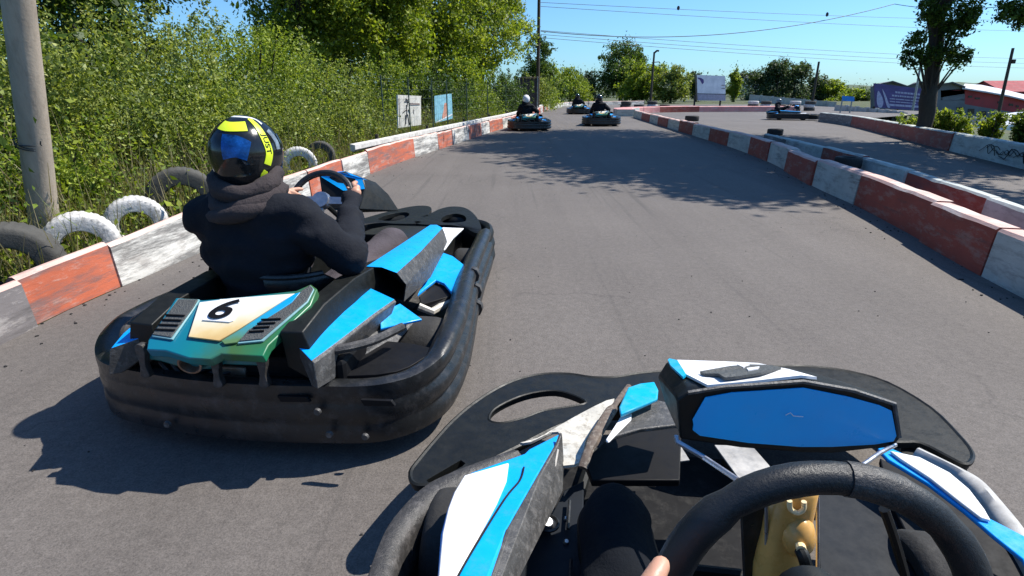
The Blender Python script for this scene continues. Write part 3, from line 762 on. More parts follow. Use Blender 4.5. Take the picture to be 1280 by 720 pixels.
M['vent_edge'] = simple('pale_teal_edge', (.20, .38, .40), .4)
KART = build_kart()

# ------------------------------------------------------------------ people (one continuous body; clothes by region, helmet and collar as children)
def body_mesh(name, segs, balls, parent, mats, pick, voxel=.012, smooth_it=6):
    m = MB()
    for a, ra, b, rb in segs:
        a, b = Vector(a), Vector(b); n = 6
        m.tube([a.lerp(b, i / n) for i in range(n + 1)], [ra + (rb - ra) * i / n for i in range(n + 1)], 14)
        m.ball(a, ra * 1.0, 12); m.ball(b, rb * 1.0, 12)
    for bb in balls: m.ball(bb[0], bb[1], 16, rot=bb[2] if len(bb) > 2 else None)
    o = mk(name, m.v, m.f, mats, None)
    r = o.modifiers.new('r', 'REMESH'); r.mode = 'VOXEL'; r.voxel_size = voxel
    if smooth_it:
        s = o.modifiers.new('s', 'SMOOTH'); s.iterations = smooth_it; s.factor = .6
    bpy.context.view_layer.update()
    me = bpy.data.meshes.new_from_object(o.evaluated_get(bpy.context.evaluated_depsgraph_get()))
    bpy.data.objects.remove(o)
    me.materials.clear()
    for k in mats: me.materials.append(k)
    for p in me.polygons: p.material_index = pick(p.center)
    me.shade_smooth()
    o = bpy.data.objects.new(name, me); COL.objects.link(o); o.parent = parent
    return o
def folds(o, amp=.008, sc=9, keep=None):
    for v in o.data.vertices:
        if keep and keep(v.co): continue
        n = v.normal; p = v.co
        k = noise.noise(Vector((p.x * sc, p.y * sc, p.z * sc * 2.2))) + .5 * noise.noise(p * sc * 2.3)
        r_ = 1 - abs(noise.noise(Vector((p.x * sc * .8, p.y * sc * .8, p.z * sc * 1.9 + 4)))) * 2
        v.co = p + n * amp * (k * .7 + max(0, r_) * .8)
def hand_parts(wrist, centre, grip_dir, out, size=1.0, side=1):
    """segments for a hand that closes round a rim: CENTRE = rim point, GRIP_DIR = rim tangent towards the thumb, OUT = towards the forearm"""
    g = Vector(grip_dir).normalized(); o = Vector(out).normalized(); o = (o - g * o.dot(g)).normalized(); n = g.cross(o)
    c = Vector(centre); r = .026 * size
    segs = []
    pc = c + o * .050 * size + n * .012
    segs += [(Vector(wrist), .026 * size, pc + o * .01, .025 * size)]
    for k in range(4):
        q = g * (k - 1.5) * -.0205 * size
        L = (.9, 1.0, .95, .78)[k]; fr = .0092 * size
        segs.append((pc + q * .9, .014 * size, c + q + o * .026 * size + n * .020 * size, .0125 * size))
        P = [c + q + o * .026 * size + n * .022 * size, c + q - o * .012 * L * size + n * .032 * size, c + q - o * .032 * L * size + n * .008 * size, c + q - o * .022 * size - n * .018 * size]
        for i in range(3): segs.append((P[i], fr * (1.05 - .08 * i), P[i + 1], fr * (.97 - .08 * i)))
    T = [pc + g * .020 * size - n * .004, c + g * .045 * size + o * .022 * size - n * .004, c + g * .062 * size - o * .002 * size + n * .006 * size, c + g * .070 * size - o * .020 * size + n * .012 * size]
    for i in range(3): segs.append((T[i], (.014, .0115, .0105)[i] * size, T[i + 1], (.0115, .0105, .009)[i] * size))
    return segs
def helmet(parent, c, sc=1.0, look=0.0, colors='yellow', pitch=0):
    """full-face helmet centred at c, facing +y turned by LOOK"""
    c = Vector(c); rot = Matrix.Rotation(look, 3, 'Z') @ Matrix.Rotation(pitch, 3, 'X')
    n1, n2 = 40, 28; v = []; f = []
    def shp(th, ph):
        x = math.sin(th) * math.cos(ph); y = math.sin(th) * math.sin(ph); z = math.cos(th)
        rx, ry, rz = .125, .15, .142
        if z < 0:
            k = -z; chin = max(0, y) * k
            rz = .172; ry *= 1 + .08 * chin * 2; rx *= 1 - .10 * k
        if y < 0 and z > -.5: ry *= 1.0 + .03 * math.sin(max(0, z) * math.pi)
        return Vector((x * rx, y * ry, max(-.150, z * rz)))
    for i in range(n2 + 1):
        th = math.pi * i / n2 * .87 + .0001
        for k in range(n1): v.append(c + rot @ (shp(th, 2 * math.pi * k / n1) * sc))
    for i in range(n2):
        for k in range(n1): f.append((i * n1 + k, i * n1 + (k + 1) % n1, (i + 1) * n1 + (k + 1) % n1, (i + 1) * n1 + k))
    f.append(tuple(range(n1)))
    base = {'yellow': 'hel_blk', 'white': 'hel_wht', 'black': 'hel_blk'}[colors]
    h = mk('helmet', v, f, M[base], parent, angle=60)
    def strip(name, pts, w, mat, lift=1.02, steps=14):
        """pts: (theta, phi) degrees along the shell"""
        P = smooth_curve([Vector((a, b, 0)) for a, b in pts], steps, False); m = MB(); A = []; B = []
        for i, p in enumerate(P):
            d = (P[min(i + 1, len(P) - 1)] - P[max(i - 1, 0)]); e = Vector((-d.y, d.x, 0)).normalized()
            ww = w(i / (len(P) - 1)) if callable(w) else w
            for s, L in ((1, A), (-1, B)):
                q = p + e * s * ww; L.append(c + rot @ (shp(R(q.x), R(q.y)) * sc * lift))
        # cross-subdivide so that it hugs the shell
        secs = []
        for i, p in enumerate(P):
            d = (P[min(i + 1, len(P) - 1)] - P[max(i - 1, 0)]); e = Vector((-d.y, d.x, 0)).normalized(); ww = w(i / (len(P) - 1)) if callable(w) else w
            row = [c + rot @ (shp(R((p + e * ww * q).x), R((p + e * ww * q).y)) * sc * lift) for q in (-1, -.6, -.2, .2, .6, 1)]
            low = [c + rot @ (shp(R((p + e * ww * q).x), R((p + e * ww * q).y)) * sc * .99) for q in (1, -1)]
            secs.append(row + low)
        return m.loft(secs).build(name, M[mat], h, angle=40)
    strip('visor', [(72, 20), (76, 90), (72, 160)], lambda t: 15 - 4 * abs(2 * t - 1), 'visor', 1.03)
    m = MB(); m.box(c + rot @ (Vector((0, .155, -.075)) * sc), (.07 * sc, .02 * sc, .018 * sc), rot); m.build('chin_vent', M['black'], h)
    if colors == 'yellow':
        # behind: phi = 270 is the back; 0 is the driver's right
        strip('yellow_band', [(38, 258), (42, 284), (42, 322)], lambda t: 8.5 + 1 * t, 'hel_yel')
        strip('yellow_band', [(24, 340), (42, 345), (62, 347), (86, 349), (102, 344)], lambda t: 6.5 - .3 * t, 'hel_yel')
        strip('yellow_tip', [(110, 342), (119, 337), (127, 332)], lambda t: 6 * (1 - abs(t - .4)), 'hel_yel')
        strip('blue_patch', [(74, 276), (74, 298), (82, 318)], lambda t: 19 - 5 * t, 'hel_blue', 1.012)
        strip('white_band', [(14, 250), (16, 310), (24, 357), (40, 364)], lambda t: 3.0, 'hel_wht', 1.015)
        strip('grey_patch', [(52, 366), (70, 372), (84, 372)], lambda t: 6, 'hel_grey', 1.012)
        # lettering down the yellow band
        vv, ff = text_mesh('JUST', .045)
        out = []
        for a in vv:
            th = 74 + a.x * 330; ph = 348 + a.y * 260
            out.append(c + rot @ (shp(R(th), R(ph)) * sc * 1.026))
        mk('lettering', out, ff, M['black'], h, smooth=False)
    return h
M['hel_blue'] = simple('metallic_blue_swirl', (.005, .08, .30), .25, var=.8, scale=18, metal=.3)
M['hel_grey'] = simple('grey_camo_paint', (.16, .20, .24), .3, var=.7, scale=40)

def driver(name_label, frame, hel, head, sh_r, sh_l, el_r, el_l, ha_r, ha_l, hip, knee_r, knee_l, foot_r, foot_l, cloth, trousers, scarf=True, look=0.0, voxel=.014, rimR=None, rimL=None, legs_apart=0, helmet_sc=1.0, pitch=0):
    loc, rz = frame
    t = thing('person', name_label, 'person', loc, rz)
    V = Vector; head, sh_r, sh_l, el_r, el_l, ha_r, ha_l, hip, knee_r, knee_l, foot_r, foot_l = map(V, (head, sh_r, sh_l, el_r, el_l, ha_r, ha_l, hip, knee_r, knee_l, foot_r, foot_l))
    neck = (sh_r + sh_l) / 2 + V((0, .02, .03)); chest = (sh_r + sh_l) / 2 * .72 + hip * .28; hx = V((.085, 0, 0))
    segs = [(hip - hx, .115, hip + hx, .115), (hip, .145, chest, .155), (chest - hx * .8, .12, chest + hx * .8, .12), (sh_l.lerp(sh_r, .1), .085, sh_l.lerp(sh_r, .9), .085), (chest - hx, .12, sh_l.lerp(sh_r, .25), .10), (chest + hx, .12, sh_l.lerp(sh_r, .75), .10),
            (neck - V((0, 0, .04)), .075, neck + V((0, .01, .05)), .062), (neck + V((0, .01, .05)), .06, head, .075),
            (sh_r, .078, el_r, .062), (el_r, .060, ha_r.lerp(el_r, .12), .040), (sh_l, .078, el_l, .062), (el_l, .060, ha_l.lerp(el_l, .12), .040),
            (hip + hx, .105, knee_r, .070), (knee_r, .068, foot_r, .042), (hip - hx, .105, knee_l, .070), (knee_l, .068, foot_l, .042)]
    for ft in (foot_r, foot_l): segs.append((ft + V((0, -.03, -.02)), .042, ft + V((0, .12, .07)), .036))
    mats = [cloth, trousers, M['skin'], M['plastic_matte']]
    def pick(p):
        if p.y > max(foot_r.y, foot_l.y) - .06 and p.z < max(foot_r.z, foot_l.z) + .13: return 3
        for a, k, kn in ((hip + hx, knee_r, foot_r), (hip - hx, knee_l, foot_l)):
            for q0, q1, rr in ((a.lerp(k, .18), k, .135), (k, kn, .10)):
                d = q1 - q0; tt = max(0, min(1, (p - q0).dot(d) / d.length_squared))
                if (p - q0 - d * tt).length < rr and tt > 0 and not ((p - el_r).length < .085 or (p - el_l).length < .085): return 1
        if (p - head).length < .10: return 2
        return 0
    b = body_mesh('body', segs, [(head, (.085, .10, .115))], t, mats, pick, voxel)
    folds(b, .017, 7)
    for hd, el, rim, sd, sg in ((ha_r, el_r, rimR, 1, 'r'), (ha_l, el_l, rimL, -1, 'l')):
        if rim is None: rim = V((0, .4, .9))
        segs = hand_parts(hd.lerp(el, .10), hd, rim, (el - hd), 1.0, sd)
        body_mesh('hand', segs, [], t, [M['skin']], lambda p: 0, .0042, 3)
    helmet(t, head + V((0, .01, .015)), helmet_sc, look, hel, pitch)
    if scarf:
        m = MB()
        for q, (r_, dz) in enumerate(((.096, -.118), (.100, -.085), (.112, -.140), (.120, -.168))):
            ring = [head + V((math.cos(a) * r_, math.sin(a) * r_ * 1.05 - .01 - q * .004, dz + .012 * math.sin(a * 2 + q) + (.018 if math.sin(a) > 0 else -.012 * math.sin(a) * -1))) for a in np.linspace(0, 2 * math.pi, 26, endpoint=False)]
            m.tube(ring, .026, 10, closed=True)
        co = m.build('collar', M['collar'] if hel == 'yellow' else cloth, t, angle=60); folds(co, .011, 13)
    return t
def near_driver():
    H = Vector((-.10, .36, .925))
    loc = M6 @ Vector((H.x, .5, 0))
    d = Vector((H.x, .5, 0))
    def L(px, py, z): return k6(px, py, z) - d
    Y = lambda px, py, y: k6y(px, py, y) - d
    sr = Vector((.075, .33, .715)) - d; slf = Vector((-.255, .31, .715)) - d
    hr = L(438, 243, .705); hl = L(366, 251, .66)
    er = L(437, 322, .56)
    return driver('person in a black hoodie and yellow, blue and black helmet driving kart number 6', (loc, -PH6), 'yellow', H - d, sr, slf, er, Vector((-.36, .58, .50)) - d, hr, hl,
                  Vector((.0, -.08, .25)), Vector((.15, 1.12, .42)) - d, Vector((-.30, 1.10, .42)) - d, Vector((.08, 1.66, .17)) - d, Vector((-.22, 1.66, .17)) - d, M['hoodie'], M['jeans'], look=R(-6), rimR=(.15, .5, .8), rimL=(.15, .5, .8), helmet_sc=.93)
P6 = near_driver()

# ------------------------------------------------------------------ the camera driver's own kart
PHO = R(8); OO = Vector((.19, -.42, 0))
MO = Matrix.Translation(OO) @ Matrix.Rotation(-PHO, 4, 'Z'); MOi = MO.inverted()
def ko(px, py, z): return MOi @ W(px, py, z)
def koy(px, py, Y): return MOi @ WY(px, py, Y)
def zs(pts, z):
    """pixel outline at a real height (number, or a function of the pixel)"""
    return [ko(p[0], p[1], z(p[0], p[1]) if callable(z) else z) for p in pts]
def own_kart():
    t = thing('go_kart', 'blue and white kart nearest the viewer, with a wide black front wing', 'go-kart', OO, -PHO)
    # front wing: flat moulded plate with loops and slots
    zl = .225
    L = [(518, 604), (513, 590), (524, 574), (544, 550), (566, 526), (592, 504), (622, 485), (650, 473), (680, 467), (712, 467), (740, 471), (770, 471), (800, 466), (850, 462), (900, 459), (985, 457), (1018, 458), (1062, 464), (1110, 478), (1163, 509), (1198, 543), (1215, 565), (1213, 577), (1203, 579), (1185, 570), (1150, 553), (1120, 552), (1060, 548), (900, 545), (830, 520), (770, 500), (742, 520), (700, 531), (650, 556), (612, 575), (580, 590), (540, 604)]
    Lp = zs(L, zl)
    hole = zs([(611, 522), (618, 511), (640, 499), (665, 491), (694, 488), (718, 494), (733, 503), (712, 508), (680, 513), (655, 522), (630, 528), (615, 527)], zl)
    slot = zs([(533, 600), (576, 575), (582, 579), (578, 583), (537, 605)], zl)
    wing = MB().slab(smooth_curve(Lp, 3), .022, [smooth_curve(hole, 3), slot]).build('front_wing', M['plastic_matte'], t, angle=40, bevel=.005)
    rim = zs([(611, 524), (626, 529), (656, 524), (684, 515), (672, 514), (640, 523)], zl + .004)
    low = zs([(1126, 560), (1145, 559), (1187, 575), (1209, 586), (1200, 589), (1170, 586), (1135, 574)], .20)
    MB().slab(smooth_curve(low, 3), .02).build('wing_lip', M['plastic_matte'], wing, bevel=.004)
    low = [Vector((p.x, p.y, .225)) for p in smooth_curve(zs([(519, 600), (560, 593), (600, 580), (640, 566), (660, 552)], .2), 4, False)]
    MB().tube([p + Vector((0, 0, -.003)) for p in smooth_curve(Lp, 3)], .0065, 6, closed=True).build('wing_rim', M['plastic_matte'], wing)
    MB().tube([p + Vector((0, 0, -.002)) for p in smooth_curve(hole, 3)], .0045, 6, closed=True).build('wing_rim', M['plastic_matte'], wing)
    # ribbed front bumper below the wing
    fb = [ko(*p) for p in ((745, 484, .12), (760, 484, .12), (900, 480, .12), (1030, 478, .12), (1100, 492, .12), (1165, 528, .12), (1195, 568, .12))]
    bumper_sweep(t, [(p.x, p.y) for p in fb], [(a * .5 - .05, z * .36) for a, z in RIDGE], 'front_bumper', M['plastic_matte'])
    # left side bumper: scuffed hollow moulding
    def band(outer, inner, zo, zi, name, mat, drop, parent=t):
        A = smooth_curve([ko(a, b, zo) for a, b in outer], 5, False); B = smooth_curve([ko(a, b, zi) for a, b in inner], 5, False)
        secs = []
        for i in range(len(A)):
            a = A[i]; b = B[min(len(B) - 1, round(i * (len(B) - 1) / (len(A) - 1)))]
            c = a.lerp(b, .5) + Vector((0, 0, .012)); d = (a - b).normalized()
            secs.append([b - Vector((0, 0, drop)), b - Vector((0, 0, .012)), b.lerp(a, .12) + Vector((0, 0, .004)), c, a.lerp(b, .12) + Vector((0, 0, .004)), a - Vector((0, 0, .015)), a - Vector((0, 0, drop * .45)) + d * .012, a - Vector((0, 0, drop))])
        return MB().loft(secs).build(name, mat, parent, angle=50)
    band([(640, 562), (560, 591), (522, 612), (487, 650), (469, 685), (455, 730), (447, 800), (450, 900)], [(655, 574), (592, 603), (560, 622), (528, 650), (508, 678), (495, 722), (488, 800), (492, 900)], .245, .235, 'side_bumper', M['plastic_worn'], .16)
    band([(1150, 560), (1199, 584), (1228, 600), (1255, 628), (1285, 665), (1320, 720), (1350, 800)], [(1140, 570), (1186, 592), (1216, 616), (1243, 652), (1270, 690), (1295, 740), (1315, 800)], .245, .235, 'side_bumper', M['pl_lit'], .16)
    # left side pod
    def zp(px, py): return .34 + .05 * (py - 560) / 160
    def panel(name, pts, mat, z=zp, th=.02, lift=0, bev=.003, parent=t, cur=0):
        q = zs(pts, lambda x, y: (z(x, y) if callable(z) else z) + lift)
        if cur: q = smooth_curve(q, cur)
        return MB().slab(q, th).build(name, mat, parent, angle=30, bevel=bev)
    pod = panel('side_pod', [(588, 590), (656, 566), (662, 560), (702, 540), (696, 556), (672, 596), (635, 662), (612, 722), (585, 800), (560, 900), (520, 900), (535, 800), (547, 720), (551, 665), (559, 635), (567, 614)], M['blue'], th=.05, bev=.006)
    panel('white_panel', [(580, 594), (636, 578), (633, 600), (621, 628), (592, 682), (566, 728), (545, 800), (525, 890), (528, 800), (548, 718), (553, 665), (560, 635), (568, 614)], M['white'], th=.008, lift=.006, parent=pod)
    seam = smooth_curve(zs([(655, 584), (650, 600), (632, 622), (598, 676), (568, 730), (545, 800)], lambda x, y: zp(x, y) + .003), 5, False)
    MB().tube(seam, .0022, 6).build('panel_seam', M['black'], pod)
    inner = [ko(*p) for p in ((703, 541, .36), (705, 575, .30), (704, 612, .27), (690, 640, .26), (655, 676, .25), (637, 705, .25), (620, 760, .25), (600, 900, .25), (560, 900, .40), (590, 800, .40), (616, 722, .385), (638, 662, .372), (675, 596, .352), (697, 557, .342))]
    MB().slab(inner, .008, direction=(.7, -.2, .6)).build('pod_inner_wall', M['plastic_grey'], pod, bevel=.002)
    MB().tube([ko(697, 562, .34), ko(690, 600, .30), ko(676, 628, .28)], .004, 6).build('seam_ridge', M['alu'], pod)
    # latch and bolts
    for (a, b, z, r) in ((676, 629, .285, .012), (684, 654, .26, .016), (708, 648, .24, .006), (708, 677, .24, .006), (638, 698, .28, .007), (673, 597, .33, .006)):
        MB().lathe([(.0005, r * .5), (r * .7, r * .5), (r, 0), (r, -.01)], ko(a, b, z), (.2, -.3, 1), 12).build('bolt', M['steel'], t)
    MB().tube([ko(684, 654, .262) + Vector((math.cos(a) * .024, math.sin(a) * .024, .0)) for a in np.linspace(0, 2 * math.pi, 20, endpoint=False)], .004, 6, closed=True).build('washer', M['plastic'], t)
    MB().tube([ko(672, 640, .275), ko(664, 655, .27), ko(650, 682, .265)], .006, 6).build('strap', M['rust'], t)
    # dark inner tray to the right of the pod
    panel('floor_side', [(706, 612), (730, 600), (728, 720), (720, 900), (600, 900), (620, 760), (637, 706), (690, 642)], M['navy'], z=.235, th=.01)
    for a, b in ((712, 626), (714, 700)):
        p = ko(a, b, .25); MB().tube([p, p + Vector((0, -.09, 0))], .004, 6).build('tie_rod', M['plastic'], t)
    # torn white fender with brown fold
    f = panel('front_fender', [(650, 553), (672, 547), (700, 531), (742, 508), (768, 498), (758, 520), (737, 540), (730, 560), (734, 572), (704, 582), (702, 545), (690, 540), (664, 552)], M['cream'], z=.30, th=.008, cur=2)
    MB().tube(smooth_curve([ko(728, 585, .31), ko(737, 560, .33), (ko(752, 532, .335)), ko(768, 507, .33), ko(786, 482, .31)], 5, False), [.012] * 6 + [.016] * 9 + [.008] * 6, 8, flat=.6).build('fender_fold', M['brown_plastic'], f)
    # left arm of the nose fairing
    panel('fairing_arm', [(785, 484), (800, 479), (818, 477), (823, 487), (822, 498), (800, 508), (776, 518), (774, 508)], M['teal_bright'], z=.40, th=.01)
    panel('fairing_arm', [(822, 500), (858, 508), (852, 530), (800, 536), (765, 546), (757, 551), (776, 519), (800, 508)], M['plastic_grey'], z=.37, th=.012)
    panel('fairing_edge', [(790, 516), (777, 519), (757, 550), (761, 552), (789, 524)], M['white'], z=.377, th=.006)
    panel('fairing_arm', [(757, 551), (800, 537), (852, 531), (850, 600), (740, 600), (730, 575)], M['black'], z=.25, th=.02)
    # front panel box
    Yb = .90
    def B(px, py, Y): return koy(px, py, Y)
    back = [B(846, 500, Yb), B(862, 490, Yb), B(905, 482, Yb), B(1004, 475, Yb), B(1066, 486, Yb), B(1108, 499, Yb), B(1121, 507, Yb), B(1126, 548, Yb), B(1118, 558, Yb), B(1040, 567, Yb), B(1000, 566, Yb), B(925, 560, Yb), B(850, 549, Yb)]
    cb = sum(back, Vector()) / len(back)
    front = [B(822, 470, 1.06), B(833, 452, 1.06), B(880, 451, 1.06), B(946, 454, 1.06), B(1010, 464, 1.06), B(1050, 476, 1.06), B(1062, 487, 1.06), B(1066, 520, 1.08), B(1060, 530, 1.08), B(1000, 532, 1.08), B(960, 532, 1.08), B(890, 528, 1.08), B(832, 505, 1.08)]
    mid = [a.lerp(b, .12) + Vector((0, 0, .004)) for a, b in zip(back, front)]
    fp = MB().loft([back, mid, front]).build('front_panel', M['plastic_matte'], t, angle=30, bevel=.004)
    sy = Yb - .004
    st = [B(867, 531, sy), B(866, 525, sy), B(882, 497, sy), B(914, 491, sy), B(1005, 485, sy), B(1060, 496, sy), B(1100, 507, sy), B(1115, 514, sy), B(1121, 545, sy), B(1117, 552, sy), B(1094, 556, sy), B(1040, 559, sy), B(1000, 559, sy), B(935, 554, sy), B(875, 545, sy), B(866, 538, sy)]
    s_ = MB().slab(st, .003, direction=(0, -1, 0)).build('sticker', M['blue_deep'], fp, bevel=.001)
    MB().tube([B(982, 519, sy - .004), B(988, 516, sy - .004), B(992, 520, sy - .004), B(1004, 521, sy - .004)], .0009, 4).build('scratch', M['white'], s_)
    # trim rail along the upper edge
    MB().tube([B(860, 491, Yb - .002), B(905, 484, Yb - .002), B(1004, 477, Yb - .002), B(1066, 488, Yb - .002), B(1118, 505, Yb - .002), B(1124, 546, Yb - .002)], .0045, 6).build('edge_trim', M['plastic_grey'], fp)
    from mathutils.bvhtree import BVHTree
    bm_ = bmesh.new(); bm_.from_mesh(fp.data); tree = BVHTree.FromBMesh(bm_); bm_.free()
    def roof(name, pts, mat, lift=0):
        q = []; o = MOi @ Vector((0, 0, CAM_H)); n = Vector((0, 0, 1)); P = []
        for i in range(len(pts)):
            a, b = pts[i], pts[(i + 1) % len(pts)]
            for k in range(4): P.append((a[0] + (b[0] - a[0]) * k / 4, a[1] + (b[1] - a[1]) * k / 4))
        for p in P:
            h, hn, _, _ = tree.ray_cast(o, (MOi.to_3x3() @ ray(*p)).normalized())
            if h is not None: q.append(h + Vector((0, 0, .008 + lift)))
        if len(q) > 2: MB().slab(q, .005, direction=(0, 0, 1)).build(name, mat, fp)
    roof('white_sticker', [(846, 454), (902, 456), (946, 458), (985, 466), (1020, 476), (1000, 474), (940, 481), (884, 486), (857, 472)], M['white'])
    roof('blue_sticker', [(833, 452), (846, 455), (857, 473), (853, 476), (838, 462)], M['teal_bright'], .001)
    roof('black_mark', [(874, 471), (912, 464), (936, 462), (962, 463), (975, 466), (950, 473), (918, 478), (905, 479), (897, 474), (880, 474)], M['vent'], .004)
    roof('white_mark', [(932, 468), (948, 466), (946, 469), (934, 471)], M['white'], .006)
    roof('white_mark', [(920, 463), (930, 461), (936, 464), (928, 467)], M['white'], .006)
    # struts below the panel
    MB().tube([B(845, 545, Yb - .01), B(846, 552, Yb - .02), B(880, 572, .86), B(922, 600, .78)], .005, 8).build('strut', M['chrome'], t)
    MB().tube([B(1119, 556, Yb), B(1100, 566, .86), B(1070, 587, .80)], .004, 8).build('strut', M['chrome'], t)
    # right side pod
    pr = panel('side_pod', [(1097, 560), (1110, 558), (1150, 576), (1185, 592), (1215, 620), (1238, 648), (1285, 672), (1360, 730), (1400, 800), (1330, 800), (1290, 724), (1278, 698), (1240, 668), (1205, 638), (1160, 604), (1110, 574)], M['blue'], z=.30, th=.010, bev=.003)
    panel('white_panel', [(1112, 563), (1150, 571), (1187, 590), (1212, 611), (1231, 636), (1239, 650), (1226, 647), (1200, 627), (1162, 597), (1125, 573)], M['white'], z=.309, th=.008, parent=pr)
    panel('pod_liner', [(1100, 572), (1160, 606), (1205, 640), (1240, 670), (1280, 702), (1330, 800), (1180, 800), (1150, 700), (1110, 620)], M['black'], z=.22, th=.02)
    panel('pod_liner', [(1196, 592), (1230, 612), (1262, 660), (1290, 700), (1270, 690), (1238, 650), (1215, 612)], M['black'], z=.22, th=.02)
    # floor, pedals, column, bottle
    MB().slab([(-.34, .35, .06), (.34, .35, .06), (.30, 1.95, .06), (-.30, 1.95, .06)], .012).build('floor_tray', M['floor_dark'], t, smooth=False)
    m = MB()
    for s in (-1, 1):
        m.tube(smooth_curve([(s * .18, .0, .09), (s * .22, .4, .09), (s * .33, .8, .09), (s * .30, 1.3, .09), (s * .2, 1.9, .09)], 6, False), .016, 8)
        m.tube([(s * .32, .8, .09), (s * .62, .85, .14)], .013, 8); m.tube([(s * .30, 1.2, .09), (s * .6, 1.25, .14)], .013, 8)
    m.tube([(-.6, 1.42, .13), (.6, 1.42, .13)], .014, 8); m.tube([(-.34, 1.1, .2), (.34, 1.1, .2)], .012, 8)
    m.build('chassis_frame', M['plastic_matte'], t)
    for s in (1, -1): kart_wheel(t, s * .52, 1.42, .13, .13)
    kart_wheel(t, .53, .10, .14, .2); kart_wheel(t, -.53, .10, .14, .2)
    MB().box(ko(790, 598, .22), (.12, .03, .02)).build('pedal_bar', M['steel'], t, bevel=.003)
    MB().slab([ko(x, y, .30) for x, y in ((893, 556), (940, 557), (962, 582), (975, 612), (955, 720), (960, 800), (920, 800), (930, 700), (925, 600))], .004).build('inner_sheet', M['alu'], t, bevel=.001)
    MB().slab([ko(x, y, .24) for x, y in ((814, 563), (850, 556), (862, 575), (838, 578))], .003).build('road_patch_plate', M['alu'], t)  # added pale plate standing in for the road visible through the bodywork
    # amber bottle: upright flask with a moulded hook and a black hose
    Yt = .62
    bc = B(990, 680, Yt); h_t = B(990, 618, Yt).z; h_b = B(990, 790, Yt).z; hw = (B(1018, 680, Yt) - B(962, 680, Yt)).length / 2
    secs = []
    for q, k in ((1.0, .80), (.97, .96), (.75, .98), (.62, .97), (.5, 1.04), (.38, 1.08), (.2, .95), (.05, .92), (0, .8)):
        z = h_b + (h_t - h_b) * q; secs.append([Vector((bc.x + hw * k * sx * (abs(math.cos(a)) ** .6) * (1 if math.cos(a) > 0 else -1) * sx, bc.y + .03 + .032 * k * math.sin(a), z)) for sx in (1,) for a in np.linspace(0, 2 * math.pi, 20, endpoint=False)])
    bt = MB().loft(secs).build('fluid_bottle', M['tank'], t, angle=50)
    yy = Yt - .006
    MB().tube(smooth_curve([B(987, 626, yy), B(988, 636, yy), B(996, 641, yy), B(1004, 637, yy), B(1005, 627, yy)], 5, False), .0035, 8).build('moulded_hook', M['tank_light'], bt)
    MB().ball(B(997, 668, Yt + .004), (hw * .72, .028, .032), 14).build('bulge', M['tank'], bt)
    MB().tube(smooth_curve([B(1000, 680, yy - .01), B(1002, 688, yy - .025)], 4, False), .0065, 10).build('nozzle', M['tank_light'], bt)
    MB().tube(smooth_curve([B(1001, 688, yy - .02), B(1006, 700, yy - .03), B(1012, 730, yy - .03), B(1015, 800, yy - .02)], 5, False), .0085, 10).build('hose', M['plastic_matte'], bt)
    for x in (958, 1022): MB().tube([B(x, 614, Yt + .02), B(x, 800, Yt + .02)], .0025, 6).build('bracket_wire', M['chrome'], t)
    MB().slab([B(928, 640, .66), B(956, 630, .66), B(958, 800, .66), B(935, 800, .66)], .01, direction=(0, -1, 0)).build('bracket', M['plastic'], t)
    # steering wheel
    C = MOi @ Vector((.3075, .4233, .652)); ti = R(84.5 - 4)
    u = Vector((1, .05, 0)).normalized(); vv = Vector((-.05 * math.cos(ti), math.cos(ti), math.sin(ti))).normalized()
    N = 56; ring = []; rr = []
    for k in range(N):
        a = 2 * math.pi * k / N; y = math.sin(a) * .15
        if y < -.105: y = -.105 - (-.105 - y) * .15
        ring.append(C + u * math.cos(a) * .15 + vv * y)
        d = math.degrees(a)
        g = .0165
        if 72 < d < 100: g = .0160
        if 128 < d < 134 or 44 < d < 46.5: g = .0152
        if 134 <= d < 215: g = .0185
        rr.append(g)
    sw = MB().tube(ring, rr, 14, closed=True, up=u.cross(vv)).build('steering_wheel', M['suede'], t, angle=60)
    nrm = u.cross(vv)
    m = MB()
    m.slab(smooth_curve([C + u * a * .15 + vv * b * .15 + nrm * -.01 for a, b in ((-.98, .10), (-.4, -.02), (-.2, .0), (.2, .0), (.4, -.02), (.98, .10), (.98, -.12), (.45, -.25), (.25, -.7), (-.25, -.7), (-.45, -.25), (-.98, -.10))], 2), .012, direction=nrm)
    m.build('spoke', M['plastic'], sw, bevel=.003)
    MB().lathe([(.001, .02), (.03, .02), (.035, 0), (.035, -.03), (.001, -.03)], C, nrm, 20).build('hub', M['plastic_matte'], sw)
    # worn tape on the rim top
    tp = [C + (u * math.cos(a) + vv * math.sin(a)) * .15 for a in np.linspace(R(66), R(86), 8)]
    MB().tube(tp, .0173, 14, up=nrm).build('rim_tape', M['plastic_worn'], sw)
    MB().tube([C - nrm * .03, Vector((.0, .95, .30)), Vector((0, 1.35, .13))], .013, 8).build('steering_column', M['plastic_matte'], t)
    # curved dash moulding seen through the wheel
    m = MB(); m.tube(smooth_curve([B(1105, 636, .55), B(1120, 680, .55), B(1135, 740, .55), B(1140, 820, .55)], 5, False), .006, 8)
    m.build('cable', M['plastic_matte'], t)
    m = MB(); m.tube(smooth_curve([B(1170, 648, .60), B(1195, 700, .60), B(1205, 800, .60)], 5, False), .006, 8)
    m.build('cable', M['plastic_grey'], t)
    MB().slab([ko(x, y, .2) for x, y in ((1020, 600), (1160, 610), (1180, 800), (1030, 800))], .01).build('floor_cover', M['navy'], t)
    # rear: bumper, seat, engine cover behind the driver
    path = [(.66, 1.30), (.68, .9), (.70, .45), (.69, .1), (.64, -.15), (.5, -.30), (.25, -.34), (0, -.345)]
    path = path[3:]; path = path + [(-a, b) for a, b in path[:-1]][::-1]
    bumper_sweep(t, path, RIDGE, 'rear_bumper', M['plastic'])
    secs = []
